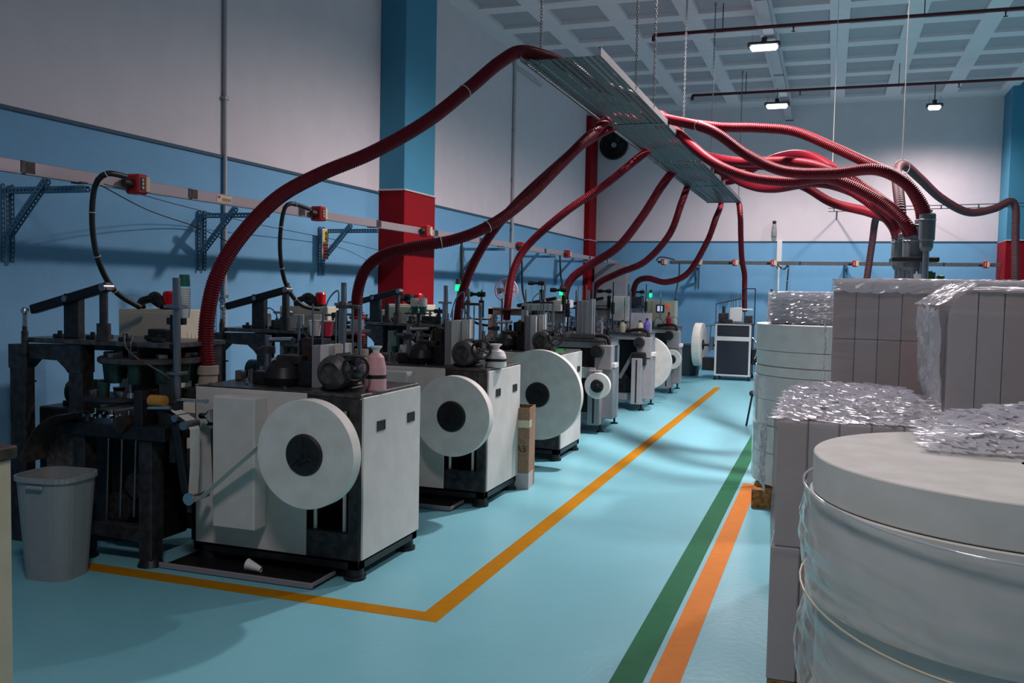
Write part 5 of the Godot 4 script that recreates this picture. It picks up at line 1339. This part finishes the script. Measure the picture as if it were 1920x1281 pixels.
	a += [on_tray(1383, 376), Vector3(-1.75, 3.34, -15.6), Vector3(-1.68, 3.34, -13.2), on_tray(1345, 305, 3.36)]
	a += px([[1400, 310, -11.4], [1470, 312, -10.6], [1540, 330, -10.0], [1620, 372, -9.4], [1672, 420, -9.2], [1684, 455, -9.2]])
	hose("red hose dropping straight to the machine before the back wall", a, 0.052, 0.024, "hose_red", 12)
	hose("dark red hose sagging toward the right corner pillar", px([[1692, 450, -9.0], [1688, 390, -9.0], [1683, 345, -9.3], [1682, 316, -9.8], [1696, 310, -10.3], [1725, 335, -11.0], [1765, 372, -11.8], [1815, 398, -12.6], [1862, 392, -13.0], [1893, 378, -13.2], [1904, 390, -13.25], [1904, 440, -13.25], [1904, 525, -13.25], [1904, 610, -13.25], [1903, 700, -13.25], [1902, 765, -13.25]]), 0.05, 0.024, "hose_dark", 12)
	hose("thin dark red hose slanting down behind the grey wrapped stack", px([[1700, 420, -9.6], [1672, 398, -10.8], [1650, 396, -11.8], [1641, 415, -12.3], [1636, 450, -12.5], [1625, 525, -12.6], [1614, 600, -12.6], [1606, 690, -12.6], [1601, 770, -12.6]]), 0.045, 0.024, "hose_dark", 12)
	# collector with the sleeves that the hoses end in
	var c := thing("dust_collector", "dust collector with grey sleeves and upright steel pipes behind the wrapped stacks", "machine")
	for e in [[1738, 412, -8.0], [1713, 452, -8.3], [1729, 422, -8.3], [1706, 452, -8.5], [1697, 448, -8.8], [1690, 452, -9.0], [1699, 450, -9.4], [1684, 455, -9.2]]:
		var p := uz(e[0], e[1], e[2])
		mk(c, "sleeve", "sleeve_grey", geo().lathe(p + Vector3(0.004, -0.25, 0), [Vector2(0.035, 0), Vector2(0.05, 0.03), Vector2(0.05, 0.08), Vector2(0.06, 0.09), Vector2(0.062, 0.29), Vector2(0.055, 0.3)], 18))
		mk(c, "sleeve_clamp", "steel", geo().torus(p + Vector3(0.004, 0.0, 0), Basis.IDENTITY, 0.062, 0.005, 18, 6))
		mk(c, "upright_pipe", "steel", geo().cyl(Vector3(p.x + 0.004, 0.9, p.z), p + Vector3(0.004, -0.25, 0), 0.024, -1, 12))
	mk(c, "cross_beam", "black_steel", geo().span(0.46, 0.82, 1.9, 1.94, -8.6, -8.2, 0.006))
	mk(c, "base_cabinet", "grey_paint", geo().span(0.3, 1.1, 0.05, 1.45, -9.7, -7.9, 0.01))
	mk(c, "green_valve", "green_box", geo().span(0.75, 0.82, 1.45, 1.83, -8.6, -8.45, 0.01).span(0.84, 0.89, 1.45, 1.8, -8.6, -8.45, 0.01).span(0.84, 1.1, 1.72, 1.76, -8.6, -8.3, 0.006))
	mk(c, "white_valve", "white_plastic", geo().cyl(Vector3(0.66, 1.45, -8.2), Vector3(0.66, 1.8, -8.2), 0.03, -1, 14))

# ---------------------------------------------------------------- film
func noise_at(fn: FastNoiseLite, a: float, b: float) -> float:
	return fn.get_noise_2d(a * 100.0, b * 100.0)
func film_patch(parent: Node, called: String, o: Vector3, eu: Vector3, ev: Vector3, nrm: Vector3, amp: float, nu: int, nv: int, seed_: int, m := "film", stretch := Vector2.ONE, freq := 0.06, edge := 1.0, dome := 0.0) -> void:
	var fn := FastNoiseLite.new()
	fn.seed = seed_
	fn.frequency = freq
	fn.fractal_octaves = 3
	fn.fractal_type = FastNoiseLite.FRACTAL_RIDGED
	var g := geo()
	var pts := []
	for i in nu + 1:
		var row := []
		for j in nv + 1:
			var u := float(i) / nu
			var v := float(j) / nv
			var h := (noise_at(fn, u * eu.length() * stretch.x, v * ev.length() * stretch.y) * 0.5 + 0.5) * amp
			var rim := minf(minf(u, 1.0 - u), minf(v, 1.0 - v)) * 8.0
			h *= lerpf(1.0, minf(1.0, rim), edge)
			h += dome * sin(PI * u) * sin(PI * v)
			var wob := noise_at(fn, u * 3.1 + 7.0, v * 2.7) * amp * 0.8
			row.append(o + eu * u + ev * v + nrm * h + (eu.normalized() + ev.normalized()) * wob)
		pts.append(row)
	for i in nu:
		for j in nv:
			g.quad(pts[i][j], pts[i][j + 1], pts[i + 1][j + 1], pts[i + 1][j])
	mk(parent, called, m, g)
func film_wrap(parent: Node, x0: float, x1: float, y0: float, y1: float, z0: float, z1: float, seed_: int, m := "film_soft", amp := 0.006, nv := 60) -> void:
	var h := Vector3(0, y1 - y0, 0)
	var st := Vector2(0.25, 2.4)
	film_patch(parent, "film_front", Vector3(x0, y0, z1 + 0.004), Vector3(x1 - x0, 0, 0), h, Vector3(0, 0, 1), amp, 14, nv, seed_, m, st, 0.03, 0.0)
	film_patch(parent, "film_side", Vector3(x0 - 0.004, y0, z0), Vector3(0, 0, z1 - z0), h, Vector3(-1, 0, 0), amp, 10, nv, seed_ + 1, m, st, 0.03, 0.0)
	film_patch(parent, "film_side", Vector3(x1 + 0.004, y0, z0), Vector3(0, 0, z1 - z0), h, Vector3(1, 0, 0), amp, 10, nv, seed_ + 2, m, st, 0.03, 0.0)

# ---------------------------------------------------------------- goods on the right of the aisle
func pallet(label: String, at: Vector3, w: float, d: float) -> void:
	var t := thing("wooden_pallet", label, "pallet", at, 0.0, "wooden pallets")
	for i in 5:
		mk(t, "deck_board", "pallet_wood", geo().span(0, w, 0.118, 0.14, -d * i / 4.0 * 0.9 - 0.1, -d * i / 4.0 * 0.9, 0.002))
	for i in 3:
		var z := -d * 0.46 * i - 0.1
		mk(t, "bottom_board", "pallet_wood", geo().span(0, w, 0, 0.02, z, z + 0.1, 0.002))
		for k in 3:
			var x := (w - 0.14) * 0.5 * k
			mk(t, "block", "pallet_wood", geo().span(x, x + 0.14, 0.02, 0.118, z, z + 0.1, 0.003))
func stock() -> void:
	# column of flat paper rolls on a pallet
	pallet("wooden pallet under the column of flat white paper rolls", Vector3(-0.515, 0, -7.05), 1.2, 1.1)
	var cx := 0.0
	var cz := -7.62
	var hs := [0.14, 0.39, 0.6, 0.8, 0.985, 1.06, 1.18, 1.385]
	var words := ["lowest", "second", "third", "fourth", "fifth", "sixth", "topmost"]
	for i in 7:
		var t := thing("flat_paper_roll", "flat white paper roll on the pallet, %s in its column%s" % [words[i], " counted from the pallet" if i > 0 and i < 6 else ""], "paper roll", Vector3(cx, hs[i], cz), 0.0, "flat paper rolls in the column")
		var h: float = hs[i + 1] - hs[i] - 0.004
		var rr := 0.555 + 0.006 * sin(i * 2.3)
		mk(t, "paper_body", "paper_edge", geo().lathe(Vector3.ZERO, [Vector2(0.05, 0), Vector2(rr - 0.004, 0), Vector2(rr, 0.004), Vector2(rr, h - 0.004), Vector2(rr - 0.004, h), Vector2(0.05, h)], 72))
		mk(t, "core_tube", "cardboard", geo().lathe(Vector3.ZERO, [Vector2(0.05, 0), Vector2(0.05, h)], 20))
	var fw := thing("stretch_film", "loose clear film round the lower rolls on the pallet", "film", Vector3(cx, 0, cz))
	var gf := geo()
	var fn := FastNoiseLite.new()
	fn.seed = 4
	fn.frequency = 0.02
	var rows := []
	for j in 30:
		var row := []
		for i in 73:
			var aa := TAU * i / 72
			var rr := 0.566 + 0.004 * noise_at(fn, cos(aa) * 2.0, j * 0.14 + sin(aa)) + 0.0015 * sin(j * 1.9)
			row.append(Vector3(cos(aa) * rr, 0.15 + 0.028 * j, sin(aa) * rr))
		rows.append(row)
	for j in 29:
		for i in 72:
			gf.quad(rows[j][i], rows[j][i + 1], rows[j + 1][i + 1], rows[j + 1][i])
	mk(fw, "film_sleeve", "film_soft", gf)
	# silver looking bundle of film-wrapped sleeves on top
	var sb := thing("wrapped_bundle", "bundle of cup sleeves in glittering creased film on the white rolls", "bundle", Vector3(0, 1.383, 0))
	for i in 6:
		mk(sb, "sleeve_pack", "pack_white" if i % 2 else "pack_grey", geo().span(-0.44 + 0.128 * i, -0.315 + 0.128 * i, 0.002, 0.235, -7.9, -7.35, 0.01))
	film_patch(sb, "film_front", Vector3(-0.45, 0.0, -7.345), Vector3(0.79, 0, 0), Vector3(0, 0.245, 0), Vector3(0, 0, 1), 0.016, 40, 70, 11, "film_thick", Vector2(0.3, 5.0), 0.06, 0.0)
	film_patch(sb, "film_side", Vector3(-0.448, 0.0, -7.9), Vector3(0, 0, 0.555), Vector3(0, 0.245, 0), Vector3(-1, 0, 0), 0.02, 16, 40, 12, "film_thick", Vector2(0.35, 2.6), 0.05, 0.0)
	film_patch(sb, "film_top", Vector3(-0.45, 0.237, -7.345), Vector3(0.79, 0, 0), Vector3(0, 0, -0.55), Vector3(0, 1, 0), 0.02, 30, 24, 13, "film_thick", Vector2.ONE, 0.06, 0.4)
	# grey wrapped stack of blank packs further in
	var s2 := thing("wrapped_pack_stack", "tall film-wrapped stack of grey blank packs in front of the dust collector", "stack")
	var rows2 := [0.15, 0.5, 0.82, 1.12, 1.385, 1.68]
	var tones := ["pack_grey", "pack_brown", "pack_grey", "pack_brown", "pack_pink"]
	for j in 5:
		for i in 12:
			var x0 := 0.012 + 0.109 * i
			mk(s2, "blank_pack", tones[(i + j * 2 + (i * j) % 3) % 5], geo().span(x0 + 0.0005, x0 + 0.1075, rows2[j], rows2[j + 1] - 0.002, -5.9, -5.0 - 0.003 * ((i * 7 + j * 3) % 3), 0.003))
	film_wrap(s2, 0.01, 1.325, 0.15, 1.69, -5.9, -4.995, 30, "film_soft", 0.007, 90)
	film_patch(s2, "film_top", Vector3(0.0, 1.684, -4.98), Vector3(1.33, 0, 0), Vector3(0, 0, -0.93), Vector3(0, 1, 0), 0.02, 60, 24, 33, "film", Vector2.ONE, 0.05, 0.5)
	film_patch(s2, "film_edge", Vector3(0.0, 1.62, -4.985), Vector3(1.33, 0, 0), Vector3(0, 0.07, 0), Vector3(0, 0, 1), 0.02, 60, 8, 34, "film", Vector2.ONE, 0.07, 0.0)
	film_patch(s2, "film_edge", Vector3(-0.005, 1.15, -5.02), Vector3(0, 0, 0.05), Vector3(0, 0.35, 0), Vector3(-1, 0, 0.4).normalized(), 0.03, 6, 24, 35, "film", Vector2.ONE, 0.07, 0.0)
	pallet("wooden pallet under the tall grey stack", Vector3(0.01, 0, -5.0), 1.3, 0.9)
	# nearer wrapped stack with a rounded shoulder
	var s4 := thing("wrapped_pack_stack", "film-wrapped stack of dark grey blank packs with a rounded shoulder", "stack")
	var cols := [0.405, 0.5, 0.585, 0.71, 0.83, 0.95, 1.07, 1.19]
	for i in 7:
		var tp := 1.63 - 0.002 * i
		if i == 0:
			var poly := PackedVector2Array([Vector2(cols[0], 0.15), Vector2(cols[1] - 0.003, 0.15), Vector2(cols[1] - 0.003, tp)])
			for k in 9:
				var aa := PI / 2 + PI / 2 * k / 8.0
				poly.append(Vector2(cols[0] + 0.09 + 0.09 * cos(aa), tp - 0.09 + 0.09 * sin(aa)))
			mk(s4, "blank_pack", "pack_grey", geo().plate(poly, Vector3(0, 0, -4.12), Basis.IDENTITY, 0.94))
		else:
			mk(s4, "blank_pack", ["pack_grey", "pack_grey", "pack_brown"][i % 3], geo().span(cols[i] + 0.0005, cols[i + 1] - 0.0015, 0.15, tp, -4.59, -3.65 - 0.002 * (i % 2), 0.003))
	film_wrap(s4, 0.4, 1.195, 0.15, 1.56, -4.59, -3.645, 50, "film_soft", 0.006, 90)
	film_patch(s4, "film_shoulder", Vector3(0.37, 1.56, -4.55), Vector3(0.12, 0.085, 0), Vector3(0, 0, 0.9), Vector3(-0.6, 0.8, 0), 0.03, 16, 50, 53, "film", Vector2.ONE, 0.06, 0.3)
	film_patch(s4, "film_top", Vector3(0.46, 1.635, -4.55), Vector3(0.74, 0, 0), Vector3(0, 0, 0.92), Vector3(0, 1, 0), 0.016, 40, 40, 54, "film", Vector2.ONE, 0.05, 0.3)
	film_patch(s4, "film_web", Vector3(0.4, 1.2, -4.58), Vector3(0, 0, 0.92), Vector3(-0.02, 0.36, 0), Vector3(-1, 0, 0), 0.03, 20, 14, 55, "film", Vector2.ONE, 0.05, 0.6)
	pallet("wooden pallet under the stack with the rounded shoulder", Vector3(0.41, 0, -3.65), 0.78, 0.9)
	# lower wrapped stack with the heap of clear film
	var s3 := thing("wrapped_pack_stack", "low film-wrapped stack of grey blank packs with a crumpled film heap on top", "stack")
	for j in 2:
		for i in 5:
			var x0 := -0.172 + 0.11 * i - (0.012 if j == 0 else 0.0)
			mk(s3, "blank_pack", ["pack_grey", "pack_brown", "pack_grey"][(i + j) % 3], geo().span(x0 + 0.0008, x0 + 0.1085, 0.14 if j == 0 else 0.657, 0.655 if j == 0 else 1.135, -4.6, -3.55 - 0.003 * (i % 2), 0.006))
	film_wrap(s3, -0.178, 0.375, 0.64, 1.14, -4.6, -3.545, 60, "film_soft", 0.006, 40)
	film_patch(s3, "film_heap", Vector3(-0.2, 1.13, -4.62), Vector3(0.58, 0, 0), Vector3(0, 0, 1.05), Vector3(0, 1, 0), 0.05, 110, 120, 63, "film", Vector2.ONE, 0.07, 0.7, 0.03)
	film_patch(s3, "film_heap", Vector3(-0.18, 1.14, -4.62), Vector3(0.56, 0, 0), Vector3(0, 0, 0.7), Vector3(0, 1, 0), 0.06, 110, 90, 64, "film", Vector2.ONE, 0.09, 0.7, 0.025)
	film_patch(s3, "film_tuft", Vector3(-0.2, 0.86, -3.6), Vector3(0, 0, 0.07), Vector3(0, 0.28, 0), Vector3(-1, 0, 0), 0.04, 10, 40, 65, "film", Vector2.ONE, 0.06, 0.5)
	pallet("wooden pallet under the low grey stack", Vector3(-0.18, 0, -3.55), 0.55, 1.05)
	# big flat rolls in the foreground, wrapped
	var c4 := Vector3(0.522, 0, -2.663)
	pallet("wooden pallet under the big wrapped paper rolls", Vector3(0.0, 0, -2.12), 1.05, 1.08)
	var h4 := [0.14, 0.47, 0.8, 1.075, 1.18]
	var w4 := ["lowest", "second", "third", "topmost"]
	for i in 4:
		var t := thing("big_paper_roll", "big flat white paper roll beside the low grey stack, %s of its pile" % w4[i], "paper roll", Vector3(c4.x + [0.0, 0.012, -0.004, 0.0][i], h4[i], c4.z), 0.0, "big wrapped rolls")
		var h: float = h4[i + 1] - h4[i] - 0.003
		var rr: float = [0.56, 0.545, 0.556, 0.553][i]
		mk(t, "paper_body", "paper", geo().lathe(Vector3.ZERO, [Vector2(0.04, 0), Vector2(rr - 0.003, 0), Vector2(rr, 0.003), Vector2(rr, h - 0.003), Vector2(rr - 0.003, h), Vector2(0.04, h)], 96))
		mk(t, "core_tube", "core_black", geo().lathe(Vector3.ZERO, [Vector2(0.04, 0), Vector2(0.04, h - 0.01)], 20))
	var f4 := thing("stretch_film", "clear stretch film round the big paper rolls", "film", Vector3(c4.x, 0, c4.z))
	var g4 := geo()
	fn.frequency = 0.015
	fn.seed = 9
	rows = []
	for j in 46:
		var row := []
		var y := 0.16 + 0.0203 * j
		for i in 121:
			var aa := TAU * i / 120
			var swell := 0.01 * sin((y - 0.21) * 19.0) + 0.014 * noise_at(fn, cos(aa) * 1.4 + 3.0, y * 2.2 + sin(aa))
			var rr := 0.573 + swell + 0.003 * sin(j * 2.1 + aa * 3.0)
			row.append(Vector3(cos(aa) * rr, y + 0.02 * sin(aa * 2.0 + 1.0), sin(aa) * rr))
		rows.append(row)
	for j in 45:
		for i in 120:
			g4.quad(rows[j][i], rows[j][i + 1], rows[j + 1][i + 1], rows[j + 1][i])
	mk(f4, "film_sleeve", "film_soft", g4)
	var tp4 := []
	for i in 61:
		var aa := TAU * i / 60
		tp4.append(Vector3(cos(aa) * 0.577, 0.8 + 0.03 * sin(aa * 2.0 + 1.0), sin(aa) * 0.577))
	mk(f4, "film_edge_roll", "tape_pale", geo().tube(PackedVector3Array(tp4), 0.0035, 6))
	tp4 = []
	for i in 61:
		var aa := TAU * i / 60
		tp4.append(Vector3(cos(aa) * 0.577, 1.075 + 0.02 * sin(aa * 2.0 + 1.3), sin(aa) * 0.577))
	mk(f4, "film_edge_roll", "film_thick", geo().tube(PackedVector3Array(tp4), 0.0035, 6))
	var f5 := thing("film_sheet", "crumpled clear film sheet lying on the big paper roll", "film", Vector3(0, 1.183, 0))
	film_patch(f5, "sheet", Vector3(0.28, 0, -3.2), Vector3(0.72, 0, 0), Vector3(-0.04, 0, 0.46), Vector3(0, 1, 0), 0.05, 100, 80, 70, "film", Vector2.ONE, 0.05, 0.9, 0.05)
	film_patch(f5, "sheet_fold", Vector3(0.26, 0, -3.16), Vector3(0.68, 0, 0.05), Vector3(0.0, 0, 0.22), Vector3(0, 1, 0), 0.06, 100, 40, 71, "film", Vector2.ONE, 0.08, 0.8, 0.07)

# ---------------------------------------------------------------- remaining things
func small_things() -> void:
	# waste bin
	var b := thing("waste_bin", "tall grey plastic waste bin in front of the machine tower", "bin", Vector3(-3.945, 0, -3.85), 0.1)
	var body := geo()
	var n := 28
	var lo := []
	var hi := []
	var li := []
	for i in n:
		var a := TAU * i / n
		var q := Vector2(signf(cos(a)) * pow(absf(cos(a)), 0.55), signf(sin(a)) * pow(absf(sin(a)), 0.55))
		lo.append(Vector3(q.x * 0.135, 0, q.y * 0.125))
		hi.append(Vector3(q.x * 0.172, 0.55, q.y * 0.16))
		li.append(Vector3(q.x * 0.163, 0.55, q.y * 0.151))
	for i in n:
		var k := (i + 1) % n
		body.quad_out(lo[i], lo[k], hi[k], hi[i], Vector3(0, 0.3, 0))
		body.quad(li[k], li[i], lo[i] * 0.94 + Vector3(0, 0.02, 0), lo[k] * 0.94 + Vector3(0, 0.02, 0))
		body.tri_out(lo[i], lo[k], Vector3.ZERO, Vector3(0, 1, 0))
		body.tri(Vector3(0, 0.02, 0), lo[i] * 0.94 + Vector3(0, 0.02, 0), lo[k] * 0.94 + Vector3(0, 0.02, 0))
	mk(b, "body", "bin_grey", body)
	var rim := geo()
	for i in n:
		var k := (i + 1) % n
		rim.bar(hi[i] * 1.02 + Vector3(0, -0.012, 0), hi[k] * 1.02 + Vector3(0, -0.012, 0), 0.014, 0.026)
	mk(b, "rim", "bin_grey", rim)
	mk(b, "handle", "bin_grey", geo().span(-0.05, 0.05, 0.5, 0.522, 0.156, 0.176, 0.006))
	# beige cabinet at the picture's edge
	var c := thing("metal_cabinet", "scuffed beige metal cabinet with a dark worktop before the waste bin", "cabinet", Vector3(-2.215, 0, -1.3))
	mk(c, "body", "beige_metal", geo().span(-0.9, -0.012, 0.0, 1.085, -0.7, 0, 0.006))
	mk(c, "side_skin", "beige_metal", geo().span(-0.012, 0, 0.0, 1.085, -0.7, 0, 0.004))
	mk(c, "worktop", "brown_steel", geo().span(-0.92, 0.006, 1.087, 1.125, -0.72, 0.015, 0.006))
	for q in [Vector3(-0.02, 1.06, 0.0), Vector3(-0.02, 0.5, 0.0), Vector3(-0.02, 0.2, 0.0)]:
		mk(c, "screw", "dark_steel", geo().cyl(q, q + Vector3(0, 0, 0.004), 0.006, -1, 8))
	mk(c, "door", "beige_metal", geo().span(-0.88, -0.03, 0.05, 1.06, 0, 0.012, 0.003))
	# brown carton between the machines
	var k2 := thing("cardboard_box", "upright open brown cardboard box between the machines", "box", Vector3(-2.36, 0, -7.02), 0.12)
	mk(k2, "wall", "cardboard", geo().span(-0.12, 0.1, 0, 0.66, 0.08, 0.086, 0.001))
	mk(k2, "wall", "cardboard", geo().span(-0.12, 0.1, 0, 0.66, -0.166, -0.16, 0.001))
	mk(k2, "wall", "cardboard", geo().span(0.094, 0.1, 0, 0.66, -0.16, 0.08, 0.001))
	mk(k2, "wall", "cardboard", geo().span(-0.12, -0.114, 0, 0.66, -0.16, 0.08, 0.001))
	mk(k2, "bottom", "cardboard", geo().span(-0.114, 0.094, 0, 0.006, -0.16, 0.08))
	var tm := TextMesh.new()
	tm.text = "A3"
	tm.font_size = 32
	tm.pixel_size = 0.0022
	tm.depth = 0.001
	tm.curve_step = 2.0
	var print_ := mk(k2, "print", "brown_steel", tm, "dark printed marks")
	print_.position = Vector3(0.035, 0.33, 0.0872)
	mk(k2, "bottom_tape", "pack_grey", geo().span(-0.118, 0.1012, 0.0, 0.13, -0.1, 0.0872, 0.001))
	mk(k2, "tape", "tape_pale", geo().span(0.0, 0.1015, 0.5, 0.56, 0.0, 0.0875, 0.001))
	# black rod leaning on the pallet
	var rod := thing("black_rod", "black rod with a round knob leaning by the white roll column", "tool")
	var r0 := uy(1399, 801, 0.0)
	var r1 := uz(1411, 738, r0.z)
	mk(rod, "shaft", "rubber", geo().cyl(r0 + Vector3(0, 0.012, 0), r1, 0.012, -1, 10))
	mk(rod, "knob", "rubber", geo().lathe(r1, [Vector2(0, -0.04), Vector2(0.03, -0.028), Vector2(0.042, 0), Vector2(0.03, 0.028), Vector2(0, 0.04)], 14))
	# dark bin by the back machine
	var db := thing("waste_bin", "dark grey bin behind the edge-on reel by the back wall", "bin", Vector3(-2.62, 0, -18.2))
	mk(db, "body", "bin_dark", geo().lathe(Vector3.ZERO, [Vector2(0, 0), Vector2(0.2, 0), Vector2(0.25, 0.6), Vector2(0.24, 0.6), Vector2(0.19, 0.02), Vector2(0, 0.02)], 24))
	mk(db, "rim", "bin_dark", geo().torus(Vector3(0, 0.6, 0), Basis.IDENTITY, 0.25, 0.012, 24, 6))
	# grey cabinet in the far corner
	var gc := thing("corner_cabinet", "plain grey steel cabinet in the far corner beside the tall red pillar", "cabinet", Vector3(-4.85, 0, BACK_Z + 0.01))
	mk(gc, "body", "grey_paint", geo().span(0, 0.72, 0, 2.2, 0, 0.35, 0.01))
	mk(gc, "door", "grey_paint", geo().span(0.02, 0.7, 0.05, 2.18, 0.35, 0.362, 0.004))
	mk(gc, "door_handle", "steel", geo().span(0.63, 0.65, 1.0, 1.15, 0.362, 0.385, 0.004))
	# emergency-stop pendant and spring cable by the hose
	var sp := thing("coiled_cable", "thin blue coiled cable hanging on the left wall behind the foremost hose", "cable")
	var pts := []
	for i in 60:
		var tt := i / 59.0
		var base := ux(418.0, lerpf(560.0, 650.0, tt), WALL_X + 0.06)
		pts.append(base + Vector3(0.02 * cos(i * 1.2), 0, 0.03 * sin(i * 1.2)))
	mk(sp, "coil", "bracket_blue", geo().tube(PackedVector3Array(pts), 0.005, 6))
	mk(sp, "straight_end", "bracket_blue", geo().tube(curve([ux(424, 520, WALL_X + 0.03), ux(420, 540, WALL_X + 0.05), pts[0]], 0.03), 0.005, 6))
